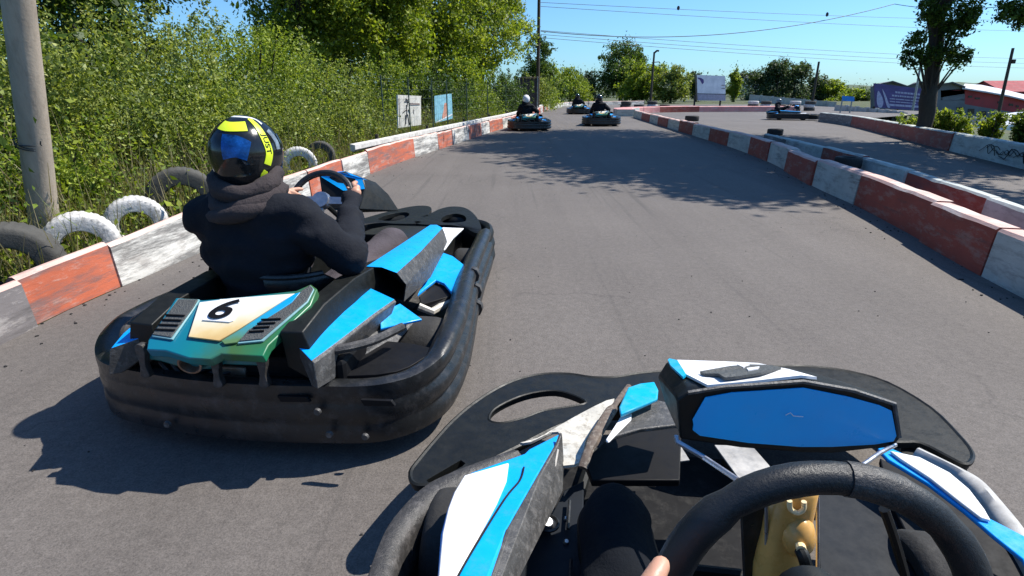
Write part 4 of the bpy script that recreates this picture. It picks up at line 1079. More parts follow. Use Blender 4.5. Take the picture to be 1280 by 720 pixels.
    for y, z, hw_, dp in ((.55, .16, .17, .02), (.42, .11, .18, .08), (.29, .13, .19, .16), (.20, .22, .20, .20), (.14, .36, .205, .20), (.105, .47, .20, .16), (.095, .515, .17, .10)):
        sec = []
        for k in range(13):
            a = math.pi * k / 12; x = -math.cos(a) * hw_; lift = abs(math.cos(a)) ** 2.5; tl = min(1, max(0, (z - .1) / .2))
            sec.append(Vector((x, y + lift * dp * tl * .8, z + lift * dp * (1 - tl))))
        secs.append(sec)
    s0 = MB().loft(secs, cap=(False, False), closed=False).build('seat', M['plastic'], t, angle=60)
    sd = s0.modifiers.new('thick', 'SOLIDIFY'); sd.thickness = .012; sd.offset = 0
    MB().slab([(-.3, -.32, .42), (.3, -.32, .42), (.26, .04, .5), (-.26, .04, .5)], .06).build('engine_cover', M['teal'], t, bevel=.01)
    MB().slab([(-.12, -.3, .434), (.14, -.3, .434), (.2, .03, .507), (-.12, .03, .507)], .006).build('white_panel', M['white'], t, bevel=.002)
    MB().box((0, -.15, .25), (.6, .3, .24)).build('engine', M['black'], t, bevel=.02)
    return t
M['pl_lit'] = simple('sunlit_scuffed_plastic', (.42, .41, .39), .6, dirt=(.2, .2, .19), dirt_amt=.5, scale=14)  # grey bumper plastic, sunlight put into its paler base colour
M['navy'] = simple('dark_navy_plastic', (.006, .009, .014), .65, spec=.25)
M['brown_plastic'] = simple('muddy_brown_plastic', (.11, .08, .06), .6, var=.5, dirt=(.4, .36, .3), dirt_amt=.6, scale=25)
M['teal_bright'] = simple('cyan_sticker', (.0, .38, .62), .3, var=.08, dirt=(.2, .4, .45), dirt_amt=.4)
M['tank_light'] = simple('pale_amber_plastic', (.85, .66, .36), .35, var=.1)
M['floor_dark'] = simple('dusty_dark_floor', (.006, .006, .007), .7, spec=.2, dirt=(.05, .048, .045), dirt_amt=.5, scale=9)
OWN = own_kart()
def own_driver():
    C = MOi @ Vector((.3075, .4233, .6627))
    head = Vector((.0, .02, 1.08)); loc = OO
    la = R(170)
    th = MOi @ WY(800, 706, .37)          # left thumb just enters the picture
    return driver('person in black driving the nearest kart, left knee and thumb beside the steering wheel', (loc, -PHO), 'black', head,
                  Vector((.20, .06, .84)), Vector((-.20, .08, .84)), Vector((.38, .22, .52)), Vector((-.30, .30, .58)), C + Vector((.135, .0, -.075)), th + Vector((-.010, -.010, -.076)),
                  Vector((0, .20, .27)), Vector((.26, .66, .34)), ko(768, 606, .34) + Vector((.0, -.05, -.05)), Vector((.15, 1.25, .17)), Vector((-.12, 1.25, .17)), M['hoodie'], M['trouser_black'], scarf=True, rimR=(.1, .3, 1), rimL=(.25, .15, 1))
M['trouser_black'] = simple('black_trouser_cloth', (.0045, .006, .009), .95, spec=.2, bmp=.5, bscale=60)
POWN = own_driver()

# ------------------------------------------------------------------ the other karts and drivers
def copy_kart(loc, heading, label, plate=True):
    c = copy_tree(KART); c.location = loc; c.rotation_euler = (0, 0, -heading); c['label'] = label; c['group'] = 'karts ahead on the track'
    return c
def copy_driver(kart, label, hel, cloth=None, sc=1.0):
    c = copy_tree(P6); rel = KART.matrix_basis.inverted() @ P6.matrix_basis
    c.matrix_basis = kart.matrix_basis @ rel @ Matrix.Scale(sc, 4)
    c['label'] = label; c['group'] = 'drivers of the karts ahead'
    for ch in list(children(c)):
        if ch.name.startswith('helmet'):
            for g in list(children(ch)):
                if not g.name.startswith(('visor', 'chin')): bpy.data.objects.remove(g)
            ch.material_slots[0].link = 'OBJECT'; ch.material_slots[0].material = hel
        if ch.name.startswith('collar'):
            ch.material_slots[0].link = 'OBJECT'; ch.material_slots[0].material = M['hoodie']
    return c
bpy.context.view_layer.update()
kA = copy_kart(W(661, 164), R(3), 'dark kart with pale blue sides beside the left wall, driver in a white helmet')
copy_driver(kA, 'person in dark clothes and a white helmet in the kart beside the left wall', M['hel_wht'])
kB = copy_kart(W(751, 158), R(8), 'dark kart on the right in the group ahead, just before the tree shadow')
copy_driver(kB, 'person in dark clothes and black helmet in the right hand kart ahead', M['hel_blk'])
kC = copy_kart(W(723, 143), R(10), 'farthest kart, partly hidden behind the two karts ahead')
copy_driver(kC, 'person in dark clothes in the farthest kart ahead', M['hel_blk'])
kD = copy_kart(W(961, 149.5), R(112), 'kart with pale blue nose crossing side on in the second lane')
kD.scale = (.82, .82, .82); bpy.context.view_layer.update()
copy_driver(kD, 'person leaning forward in the kart that crosses the second lane', M['hel_grey'])

# ------------------------------------------------------------------ foliage
def leaf_mesh(name, cen, size, mat, parent=None, up_bias=.3, narrow=.5, rng=RNG):
    n = len(cen)
    a = rng.normal(size=(n, 3)); a[:, 2] -= .15; a /= np.linalg.norm(a, axis=1)[:, None]
    nn = rng.normal(size=(n, 3)); nn[:, 2] = np.abs(nn[:, 2]) + up_bias
    b = np.cross(a, nn); b /= np.linalg.norm(b, axis=1)[:, None] + 1e-9
    s = (size * rng.uniform(.4, 1.0, n) * rng.uniform(.8, 1.7, n))[:, None]
    bend = np.cross(a, b) * s * .18
    v = np.empty((n, 4, 3)); v[:, 0] = cen - a * s * .5; v[:, 1] = cen + b * s * narrow * .5 + bend; v[:, 2] = cen + a * s * .5; v[:, 3] = cen - b * s * narrow * .5 + bend
    me = bpy.data.meshes.new(name)
    me.vertices.add(4 * n); me.loops.add(4 * n); me.polygons.add(n)
    me.vertices.foreach_set('co', v.reshape(-1)); me.loops.foreach_set('vertex_index', np.arange(4 * n, dtype=np.int32))
    me.polygons.foreach_set('loop_start', np.arange(0, 4 * n, 4, dtype=np.int32))
    me.materials.append(mat); me.update(calc_edges=True)
    o = bpy.data.objects.new(name, me); COL.objects.link(o)
    if parent: o.parent = parent
    return o
def cloud(blobs, n, clumps=26, spread=.16, rng=RNG):
    """leaf centres in clumps on uneven ellipsoids. blobs: (x,y,z, rx,ry,rz)"""
    vol = np.array([(b[3] * b[4] + b[4] * b[5] + b[3] * b[5]) for b in blobs]); vol = vol / vol.sum(); out = []
    for b, w in zip(blobs, vol):
        k = max(3, int(clumps)); m = max(1, int(n * w / k))
        d = rng.normal(size=(k, 3)); d /= np.linalg.norm(d, axis=1)[:, None]
        r = rng.uniform(.45, 1.0, k) ** .6 * rng.uniform(.82, 1.15, k)
        c = d * r[:, None]
        g = rng.normal(size=(k, m, 3)) * spread * rng.uniform(.6, 1.4, (k, 1, 1))
        p = (c[:, None, :] + g).reshape(-1, 3) * np.array(b[3:6]) + np.array(b[0:3])
        out.append(p)
    return np.concatenate(out)
def sprays(base, tip_h, n, k, rng, spread=.3):
    """leaf centres along upright shoots, for the shrubby fringe"""
    out = []
    for _ in range(n):
        x, y, z = base(rng); h = tip_h * rng.uniform(.5, 1.2); lean = rng.normal(size=2) * spread * h
        t = rng.uniform(0, 1, k)
        out.append(np.stack([x + lean[0] * t ** 1.5 + rng.normal(size=k) * .035, y + lean[1] * t ** 1.5 + rng.normal(size=k) * .035, z + h * t], 1))
    return np.concatenate(out)
def shrub(name, label, x, y, w, d, h, n, size, mat, base=None, seed=0, group='shrubs on the left bank', z0=None, shoots=40, shoot_h=.5):
    rng = np.random.default_rng(seed + 100); rnd = random.Random(seed)
    z = gz(x, y) if z0 is None else z0
    t = thing(name, label, 'shrub', (x, y, z), group=group)
    blobs = []
    for i in range(max(4, int(w * d * 1.2))):
        a = rnd.random() * 6.28; q = rnd.random() ** .6; hh = h * (1 - .35 * q * q) * rnd.uniform(.8, 1.06)
        rr = rnd.uniform(.24, .36) * min(w, d, h)
        blobs.append((math.cos(a) * q * w * .38, math.sin(a) * q * d * .38, hh - rr, rr * 1.25, rr * 1.2, rr))
        blobs.append((math.cos(a) * q * w * .40, math.sin(a) * q * d * .40, hh * .42, rr * 1.25, rr * 1.2, hh * .42))
    n = int(n * 1.7); size = size * 1.22
    c = cloud(blobs, int(n * .85), 24, .17, rng)
    s = sprays(lambda g: (g.normal() * w * .27, g.normal() * d * .27, h * g.uniform(.45, .8)), shoot_h, shoots, max(4, int(n * .15 / shoots)), rng)
    c = np.concatenate([c, s]); c[:, 2] = np.maximum(c[:, 2], .01)
    leaf_mesh('foliage', c, size, mat, t, rng=rng)
    m = MB()
    for i in range(7):
        a = rnd.random() * 6.28; q = rnd.uniform(.1, .35)
        m.tube(smooth_curve([(math.cos(a) * q * w * .3, math.sin(a) * q * d * .3, -.05), (math.cos(a) * q * w * .6, math.sin(a) * q * d * .6, h * .4), (math.cos(a) * q * w, math.sin(a) * q * d, h * .8)], 3, False), [.025, .022, .02, .018, .014, .01, .006], 6)
    m.build('stems', M['bark'], t)
    return t
def tree(name, label, x, y, h, tr, blobs, n, size, mat, seed=0, z0=None, group=None, lean=(0, 0), trunk_top=.55, clumps=26, limbs=6, spread=.16, up=.3):
    rng = np.random.default_rng(seed + 500); rnd = random.Random(seed)
    z = gz(x, y) if z0 is None else z0
    t = thing(name, label, 'tree', (x, y, z), group=group)
    top = Vector((lean[0], lean[1], h * trunk_top)); m = MB()
    pts = smooth_curve([(0, 0, -.2), (lean[0] * .3 + rnd.uniform(-.05, .05), lean[1] * .3, h * trunk_top * .33), (lean[0] * .65, lean[1] * .65 + rnd.uniform(-.08, .08), h * trunk_top * .66), tuple(top)], 5, False)
    m.tube(pts, [tr * (1.25 if i == 0 else 1) * (1 - .5 * i / (len(pts) - 1)) for i in range(len(pts))], 12)
    m.build('trunk', M['bark'], t)
    lm = MB(); any_l = False
    for i, b in enumerate(sorted(blobs, key=lambda b: -b[3] * b[5])[:limbs]):
        c = Vector(b[:3]); st = pts[int(len(pts) * rnd.uniform(.45, .95))]
        mid = st.lerp(c, .5) + Vector((rnd.uniform(-.2, .2), rnd.uniform(-.2, .2), .15 * (c - st).length))
        lm.tube(smooth_curve([st, mid, c], 4, False), [tr * .38 * (1 - .085 * k) for k in range(9)], 7); any_l = True
    if any_l: lm.build('limbs', M['bark'], t)
    leaf_mesh('crown', cloud(blobs, int(n * 1.5), clumps, spread, rng), size * 1.15, mat, t, up_bias=up, rng=rng)
    return t
def crown(h, r, k, seed, flat=.8, low=.25):
    rnd = random.Random(seed); out = []
    for i in range(k):
        a = i * 2.4 + rnd.random(); q = rnd.uniform(.25, .95); z = h * (low + (1 - low) * rnd.uniform(.12, .88))
        env = math.sin(math.pi * min(.96, max(.10, (z / h - low * .7) / (1 - low * .7)))) ** .6
        rr = r * rnd.uniform(.28, .46)
        out.append((math.cos(a) * q * r * env * .8, math.sin(a) * q * r * env * .8, z, rr, rr, rr * flat))
    out.append((0, 0, h * (.5 + low * .5), r * .55, r * .55, h * (1 - low) * .42))
    return out
# bank of shrubs along the left
SH = [  # x, y, w, d, h, n, leaf, material, label
    (-5.0, 3.5, 2.8, 2.4, 2.3, 17000, .040, 'lf_tree', 'dark shrub with broad leaves behind the concrete pole, at the left edge'),
    (-4.6, 5.4, 2.5, 2.2, 1.75, 17000, .036, 'lf_bush', 'dense grey green shrub right of the concrete pole'),
    (-5.1, 7.9, 3.2, 2.8, 2.35, 22000, .040, 'lf_bush', 'tallest grey green shrub, rounded top against the blue gap in the trees'),
    (-4.1, 7.6, 1.8, 1.8, 1.45, 13000, .036, 'lf_bush2', 'fresh green shrub low behind the yellow and blue helmet'),
    (-4.7, 10.4, 2.8, 2.6, 2.45, 16000, .044, 'lf_bush2', 'bright green shrub sloping down right of the tallest one'),
    (-4.0, 12.4, 2.2, 2.0, 1.95, 13000, .046, 'lf_bush', 'feathery grey green shrub left of the white sign'),
    (-3.0, 10.6, 1.3, 1.5, 1.0, 7000, .040, 'lf_bush', 'low shrub with dry stems near the end of the tyre row'),
    (-3.75, 4.4, 1.3, 1.6, .85, 7000, .034, 'lf_bush2', 'low fresh green shrub at the foot of the concrete pole'),
    (-3.6, 6.3, 1.5, 1.8, .95, 9000, .034, 'lf_bush', 'low shrub behind the two white tyres'),
    (-3.4, 8.7, 1.4, 1.8, .95, 8000, .036, 'lf_bush', 'low shrub beside the muddy pale tyre right of the helmet'),
    (-3.4, 15.2, 2.4, 2.2, 1.9, 11000, .055, 'lf_bush2', 'leafy shrub behind the white sign'),
    (-2.7, 18.8, 2.2, 2.4, 2.0, 9000, .06, 'lf_tree', 'dark shrub behind the pale blue sign'),
    (-1.7, 22.5, 2.2, 2.6, 1.9, 8000, .065, 'lf_bush2', 'shrub between the pale blue sign and the brown gate'),
    (-.5, 27.5, 2.2, 2.6, 2.2, 6500, .075, 'lf_tree', 'dark shrub just left of the brown gate'),
    (1.3, 36.5, 2.4, 3, 2.2, 5500, .09, 'lf_bush', 'shrub just right of the tall wooden pole'),
    (1.9, 43, 3, 3.4, 2.2, 5000, .11, 'lf_bush2', 'shrub at the start of the far bend'),
    (3.4, 50.5, 3.4, 3, 2.0, 4500, .13, 'lf_tree', 'dark shrub behind the far bend, left of the farthest kart'),
]
for i, (x, y, w, d, h, n, sz, mt, lb) in enumerate(SH):
    shrub('shrub', lb, x, y, w, d, h, n, sz, M[mt], seed=i, shoots=60 if i < 8 else 25, shoot_h=.45 if i < 8 else .6)
# trees behind the bank
def ctree(lb, x, y, h, r, k, n, sz, mt, seed, low=.25, tr=.16, flat=.8, clumps=26, group='trees behind the left bank', z0=None, trunk_top=.6, up=.3):
    tree('broadleaf_tree', lb, x, y, h, tr, crown(h, r, k, seed, flat, low), n, sz, M[mt], seed, z0, group, (0, 0), trunk_top, clumps, up=up)
ctree('dark broadleaf tree at the top left, behind the concrete pole', -7.0, 7.4, 6.0, 3.0, 20, 42000, .11, 'lf_tree', 1, .12)
ctree('dark tree standing left of the gap of blue sky', -8.7, 12.0, 6.6, 2.3, 14, 18000, .11, 'lf_tree', 2, .1)
ctree('dark green tree right of the gap of blue sky', -5.6, 16.4, 7.2, 2.5, 16, 26000, .11, 'lf_bush2', 3, .14)
ctree('broad tree with bright leaves hanging over the white sign', -4.0, 18.8, 7.0, 2.7, 16, 26000, .11, 'lf_bright', 4, .1)
ctree('tall bright tree above the pale blue sign', -3.2, 24.5, 8.2, 3.2, 18, 24000, .13, 'lf_bright', 5, .08)
ctree('yellow green tree above the brown gate', -1.6, 31, 8.6, 3.4, 18, 20000, .15, 'lf_bright', 6, .12)
ctree('dark tree filling the gap behind the bright ones', -7.5, 25, 9.5, 3.6, 16, 16000, .16, 'lf_tree', 7, .05)
ctree('dark narrow tree just right of the tall wooden pole', 2.0, 45, 5.2, 1.7, 12, 8000, .15, 'lf_tree', 8, .05)
ctree('small green tree at the left end of the far tree line', 3.4, 57, 4.4, 2.4, 10, 6000, .18, 'lf_bush2', 9, .02, group='trees beyond the far bend')
ctree('low green tree beyond the far bend, left of the big round one', 6.5, 66, 3.6, 3.0, 10, 5000, .20, 'lf_bush2', 10, .0, group='trees beyond the far bend')
ctree('small dark tree beyond the farthest kart', 9.2, 75, 3.6, 2.6, 9, 4000, .22, 'lf_far', 11, .0, group='trees beyond the far bend')
ctree('big dark rounded tree beyond the far bend', 13.6, 74, 7.4, 3.9, 16, 11000, .24, 'lf_tree', 12, .1, tr=.3, group='trees beyond the far bend')
ctree('bright willow like tree in front of the big dark one', 14.5, 66, 4.3, 3.0, 12, 9000, .22, 'lf_bright', 13, .0, group='trees beyond the far bend')
ctree('grey green drooping tree right of the lamp post', 17.2, 64, 3.7, 2.3, 10, 6000, .2, 'lf_bush', 14, .0, group='trees beyond the far bend')
ctree('small round tree left of the white board', 23.0, 74, 3.6, 2.2, 9, 4000, .22, 'lf_far', 15, .0, group='trees beyond the far bend')
ctree('narrow bright tree right of the white board', 27.0, 72, 4.0, 1.1, 8, 3500, .2, 'lf_bright', 16, .0, group='trees beyond the far bend')
for i, (px, hh, rr, lb) in enumerate(((942, 4.2, 3.0, 'rounded green tree at the left end of the row behind the pale wall'), (968, 5.6, 3.2, 'tall rounded tree, second of the row behind the pale wall'), (990, 5.4, 3.3, 'tall rounded tree, third of the row behind the pale wall'), (1020, 4.2, 2.2, 'bushy tree just right of the dark post'), (1037, 3.0, 2.3, 'bright low tree left of the blue sign'))):
    p = WY(px, 130, 86); ctree(lb, p.x, 86, hh + 1.5, rr * 1.05, 12, 5000, .28, 'lf_far' if i < 4 else 'lf_bright', 20 + i, .0, group='row of trees behind the pale wall', z0=-1.6)
for i, px in enumerate((1058, 1078, 1092)):
    p = WY(px, 130, 80); ctree(('bright low tree behind the blue sign', 'low green tree between the blue sign and the purple hoarding', 'dark low tree touching the purple hoarding')[i], p.x, 80, 3.4, 2.6, 9, 3500, .26, ('lf_bright', 'lf_far', 'lf_tree')[i], 30 + i, .0, group='row of trees behind the pale wall', z0=-2.2)

# ------------------------------------------------------------------ weeds and grass at the foot of the bank
def weeds():
    rng = np.random.default_rng(9); wp = resample(LW, .2); P = []
    for p in wp:
        if p.y < 1.2 or p.y > 34: continue
        k = int(340 * max(.12, min(1, 7 / p.y)))
        for off, hh, f in ((.34, .16, .2), (.75, .36, .8), (1.3, .55, 1.0)):
            if p.y > 12: off += .35
            q = int(k * f)
            if not q: continue
            x = p.x - off + rng.normal(size=q) * .22; y = p.y + rng.normal(size=q) * .12
            x = np.minimum(x, p.x - .22)
            z = np.abs(rng.normal(size=q)) * hh * .5
            P.append(np.stack([x, y, z + .02], 1))
    c = np.concatenate(P); n = len(c)
    sel = rng.random(n) < .58
    o = leaf_mesh('weeds', c[sel], .055, M['lf_bush2'], rng=rng); tag(o, kind='stuff')
    # dry upright stalks
    d = c[~sel]; n = len(d); h = rng.uniform(.10, .34, n)[:, None]; a = rng.normal(size=(n, 3)); a[:, 2] = 3.2; a /= np.linalg.norm(a, axis=1)[:, None]
    b = rng.normal(size=(n, 3)); b[:, 2] = 0; b /= np.linalg.norm(b, axis=1)[:, None]
    v = np.empty((n, 4, 3)); wd = .0035
    v[:, 0] = d - b * wd; v[:, 1] = d + b * wd; v[:, 2] = d + a * h + b * wd * .3; v[:, 3] = d + a * h - b * wd * .3
    me = bpy.data.meshes.new('dry_grass'); me.vertices.add(4 * n); me.loops.add(4 * n); me.polygons.add(n)
    me.vertices.foreach_set('co', v.reshape(-1)); me.loops.foreach_set('vertex_index', np.arange(4 * n, dtype=np.int32))
    me.polygons.foreach_set('loop_start', np.arange(0, 4 * n, 4, dtype=np.int32)); me.materials.append(M['lf_dry']); me.update(calc_edges=True)
    o = bpy.data.objects.new('dry_grass', me); COL.objects.link(o); tag(o, kind='stuff')
weeds()

# ------------------------------------------------------------------ left side: poles, signs, gate, fence
def concrete_pole():
    a = WY(62, 330, 3.75); b = WY(19, -30, 3.55)
    t = thing('concrete_pole', 'pale round concrete pole leaning beside the tyres at the left edge', 'pole', (a.x, a.y, 0))
    d = (b - a); p0 = a - d * (a.z / d.z) - d * .05; p1 = a + d * 2.6
    pts = [p0.lerp(p1, i / 24) - t.location for i in range(25)]
    MB().tube(pts, [.086 - .018 * i / 24 for i in range(25)], 28).build('shaft', M['concrete_pole'], t)
    c = WY(40, 181, 3.65); dn = d.normalized(); u = dn.orthogonal().normalized(); w_ = dn.cross(u)
    for k in range(3):
        ring = [c - t.location + dn * (.006 * k + .012 * math.sin(a_ * (1 + k * .5) + k)) + (u * math.cos(a_) + w_ * math.sin(a_)) * .086 for a_ in np.linspace(0, 2 * math.pi, 24, endpoint=False)]
        MB().tube(ring, .0035, 5, closed=True).build('wire_tie', M['wire'], t)
    q = WY(52, 182, 3.55) - t.location
    MB().tube([q, q + Vector((.02, -.03, .01)), q + Vector((.03, -.035, .03))], .004, 5).build('wire_end', M['wire'], t)
concrete_pole()
def pole(name, label, px, py_base, py_top, Y, r, mat, z0=None, lean=0.0, cat='pole', group=None):
    b = WY(px, py_base, Y); z = gz(b.x, Y) if z0 is None else z0
    tp = WY(px, py_top, Y).z
    t = thing(name, label, cat, (b.x, Y, z), group=group)
    MB().tube([Vector((lean * (i / 8) * (tp - z), 0, (tp - z) * i / 8 - (.2 if i == 0 else 0))) for i in range(9)], [r * (1 - .035 * i) for i in range(9)], 10).build('shaft', mat, t)
    return t, Vector((lean * (tp - z), 0, tp - z))
pA, tA = pole('wooden_pole', 'tall dark wooden pole standing beside the brown gate', 672, 125, -90, 33, .10, M['wood'])
for z_ in (.0, -.5): MB().box(tA + Vector((0, 0, z_ - .2)), (1.2, .08, .09)).build('cross_arm', M['wood'], pA, bevel=.01)
pB, tB = pole('lamp_post', 'dark lamp post with a small arm in front of the grey green tree', 813, 128, 65, 60, .13, M['wood'])
MB().tube([tB + Vector((0, 0, -.1)), tB + Vector((.25, 0, .12)), tB + Vector((.45, 0, .1))], .09, 8).build('lamp_head', M['plastic_matte'], pB)
MB().tube([tB + Vector((0, 0, -.95)), tB + Vector((.6, 0, -.9))], .04, 6).build('bracket', M['wood'], pB)
pC, tC = pole('wooden_pole', 'dark bare wooden pole standing between the tree row and the blue sign', 1014.5, 132, 77, 62, .14, M['wood'])
pD, tD = pole('lamp_post', 'tall thin metal lamp post left of the big tree trunk', 1141, 140, 2, 40, .075, M['galv'], lean=-.05)
MB().box(tD + Vector((-.28, 0, .02)), (.8, .3, .14)).build('lamp_head', M['plastic_matte'], pD, bevel=.03)
pE, tE = pole('wooden_pole', 'short dark wooden pole in front of the red building at the right edge', 1257, 112, 60, 46, .13, M['wood'], lean=-.05)
MB().box(tE + Vector((.25, -.05, -.95)), (.25, .2, .3)).build('junction_box', M['wood'], pE, bevel=.02)
def sign(name, label, px4, Y, mat, fn=None):
    c = [WY(x, y, Y + dy) for (x, y), dy in zip(px4, (0, .75, .75, 0))]; o = c[3].copy(); o.z = 0
    t = thing(name, label, 'sign', o)
    q = [p - o for p in c]
    b = MB().slab(q, .012, direction=(.6, -1, 0)).build('board', mat, t)
    if fn: fn(b, q)
    return t
def strokes(parent, q, lines, mat, r, name):
    """lines in board coordinates: u right, v down, 0..1"""
    def P(u, v): return (q[0].lerp(q[1], u)).lerp(q[3].lerp(q[2], u), v) + Vector((.004, -.003, 0))
    for L in lines: MB().tube(smooth_curve([P(*p) for p in L], 4, False), r, 5, flat=1).build(name, mat, parent)
def art1(b, q):
    strokes(b, q, [[(.36, .10), (.42, .22), (.40, .34)], [(.34, .14), (.46, .14)], [(.30, .20), (.50, .2)], [(.37, .30), (.38, .62), (.30, .95)], [(.38, .45), (.22, .54)], [(.44, .45), (.50, .56)], [(.42, .60), (.48, .95)], [(.33, .62), (.34, .9)]], M['ink'], .009, 'ink_stroke')
    strokes(b, q, [[(.5, .30), (.95, .29)], [(.52, .25), (.93, .26)]], M['ink_brown'], .008, 'ink_stroke')
    strokes(b, q, [[(.66, .45), (.67, .60)], [(.08, .1), (.1, .95)]], M['ink_brown'], .005, 'ink_stroke')
def art2(b, q):
    def P(u, v): return (q[0].lerp(q[1], u)).lerp(q[3].lerp(q[2], u), v) + Vector((.005, -.003, 0))
    MB().slab(smooth_curve([P(*p) for p in ((.52, .38), (.62, .32), (.72, .42), (.70, .75), (.62, .84), (.42, .90), (.40, .78), (.48, .60))], 4), .003, direction=(0, -1, 0)).build('painted_figure', M['salmon'], b)
    MB().slab([P(.02, .97), P(.98, .80), P(.98, .86), P(.02, 1.0)], .003, direction=(0, -1, 0)).build('painted_edge', M['white'], b)
M['ink'] = simple('black_ink', (.03, .025, .03), .7); M['ink_brown'] = simple('faded_ink', (.28, .22, .20), .7)
M['salmon'] = simple('salmon_paint', (.62, .30, .22), .7); M['board_white'] = simple('weathered_white_board', (.66, .64, .58), .7, dirt=(.4, .38, .3), dirt_amt=.6, scale=7, stretch=(6, 1, .6))
M['board_blue'] = simple('pale_blue_board', (.22, .50, .62), .6, dirt=(.4, .55, .6), dirt_amt=.4, scale=7)
M['purple'] = simple('purple_banner', (.10, .07, .22), .6, var=.35, scale=1.2, stretch=(.5, .5, 2)); M['banner_pale'] = simple('pale_banner_print', (.45, .42, .60), .6)
sign('sign_board', 'white weathered board with black scribbles on the fence', ((496, 118.5), (526, 120), (526.5, 156), (497, 160)), 12.5, M['board_white'], art1)
sign('sign_board', 'pale blue board with a salmon figure on the fence', ((543, 120), (564.5, 117), (566, 148), (544, 154)), 15.5, M['board_blue'], art2)
def fence():
    P = [(-2.46, 11.2), (-2.2, 12.6), (-1.92, 14.2), (-1.72, 15.6), (-1.35, 17.6), (-.85, 20.5), (-.25, 24), (.35, 28), (.75, 31)]
    t = thing('wire_fence', 'green wire mesh fence with thin posts behind the two sign boards', 'fence', (P[0][0], P[0][1], 0)); o = t.location
    for x, y in P: MB().tube([Vector((x, y, -.1)) - o, Vector((x, y, 1.45)) - o], .014, 8).build('post', M['fence_green'], t)
    m = MB()
    for k in range(7):
        z = .25 + k * .19; m.tube([Vector((x, y, z)) - o for x, y in P], .0018, 4)
    for i in range(len(P) - 1):
        a, b = Vector((*P[i], 0)), Vector((*P[i + 1], 0)); nn = int((b - a).length / .18)
        for j in range(nn): p = a.lerp(b, (j + .5) / nn) - o; m.tube([p + Vector((0, 0, .25)), p + Vector((0, 0, 1.4))], .0012, 4)
    m.build('mesh_panel', M['fence_green'], t)
M['fence_green'] = simple('green_fence_wire', (.04, .07, .05), .6)
fence()
def gate():
    a = WY(645, 97, 30); b = WY(672, 97, 30); t = thing('board_gate', 'brown boarded gate panel in a pale frame beside the tall wooden pole', 'gate', (a.x, 30, 0))
    w_ = b.x - a.x; h = a.z
    for i in range(6): MB().box((w_ * (i + .5) / 6, .02, h * .5), (w_ / 6 - .012, .03, h - .06)).build('plank', M['brown_board'], t, smooth=False)
    for x in (0, w_): MB().box((x, -.01, h / 2), (.05, .07, h + .1)).build('frame_post', M['galv'], t, bevel=.005)
    MB().box((w_ / 2, -.012, h), (w_ + .3, .06, .05)).build('frame_top', M['rust'], t, bevel=.005)
gate()

# ------------------------------------------------------------------ beyond the far bend and on the right
def white_board():
    Y = 52; c = [WY(x, y, Y) for x, y in ((871, 93.5), (906.5, 95), (907, 126), (872, 125.5))]
    o = Vector((c[3].x, Y, 0)); t = thing('notice_board', 'big white boxy advertising board with a purple emblem beyond the far bend', 'billboard', o)
    q = [p - o for p in c]; lo = [q[0], q[1], q[0].lerp(q[3], .72) * 0 + q[1].lerp(q[2], .72), q[0].lerp(q[3], .72)]
    MB().slab([q[0], q[1], q[2], q[3]], .5, direction=(0, -1, 0)).build('box', M['plastic_grey'], t, smooth=False)
    f = lambda p: p + Vector((0, -.01, 0))
    MB().slab([f(p) for p in lo], .008, direction=(0, -1, 0)).build('white_sheet', M['lilac_white'], t, smooth=False)
    MB().slab([f(lo[3]) + Vector((0, 0, -.06)), f(lo[2]) + Vector((0, 0, -.06)), f(q[2]), f(q[3])], .008, direction=(0, -1, 0)).build('lower_sheet', M['lilac_grey'], t, smooth=False)
    P = lambda u, v: lo[0].lerp(lo[1], u).lerp(lo[3].lerp(lo[2], u), v) + Vector((0, -.03, 0))
    MB().slab([P(*p) for p in ((.02, .14), (.14, .16), (.23, .24), (.24, .40), (.18, .50), (.14, .38), (.10, .26), (.03, .20))], .006, direction=(0, -1, 0)).build('emblem', M['purple'], t)
    for v_ in (.50, .68): MB().slab([P(.86, v_), P(.98, v_), P(.98, v_ + .04), P(.86, v_ + .04)], .006, direction=(0, -1, 0)).build('printed_bar', M['ink_brown'], t)
    for x in (q[0].x + .1, q[1].x - .1): MB().box((x, .2, .3), (.12, .12, 1.2)).build('leg', M['wood'], t)
M['lilac_white'] = simple('lilac_white_sheet', (.93, .93, .96), .6, dirt=(.6, .6, .7), dirt_amt=.4, scale=1.5)
M['lilac_grey'] = simple('lilac_grey_sheet', (.42, .39, .46), .6)
white_board()
def box_wall(label, pts, Y, depth, mat, name='boundary_wall', cat='wall'):
    c = [WY(x, y, yy) for (x, y), yy in zip(pts, Y)]; o = c[0].copy(); o.z = min(p.z for p in c)
    t = thing(name, label, cat, o)
    n = len(pts); secs = []
    for p in c: secs.append([p - o, p - o + Vector((0, depth, 0)), Vector((p.x - o.x, p.y - o.y + depth, -3)), Vector((p.x - o.x, p.y - o.y, -3))])
    MB().loft(secs).build('wall_slab', mat, t, smooth=False)
    for k in range(1, 2 * n):
        u = k / (2 * n); i = min(n - 2, int(u * (n - 1))); f = u * (n - 1) - i; p = c[i].lerp(c[i + 1], f) - o
        MB().box(p + Vector((0, -.05, -1.4)), (.22, .12, 2.9)).build('pier', mat, t, smooth=False)
    return t
box_wall('long pale wall of concrete panels below the row of trees', [(938, 118), (975, 121.5), (1010, 124.5), (1046, 127.5)], (70, 67, 64, 61), .25, M['wall_white'])
box_wall('pale low wall running under the purple hoarding', [(1046, 131), (1080, 134.5), (1112, 138), (1135, 141)], (38, 36, 34, 33), .2, M['wall_white'])
box_wall('short white plank wall below the red building, between two green bushes', [(1200, 145), (1234, 150)], (30, 29), .15, M['wall_white'])
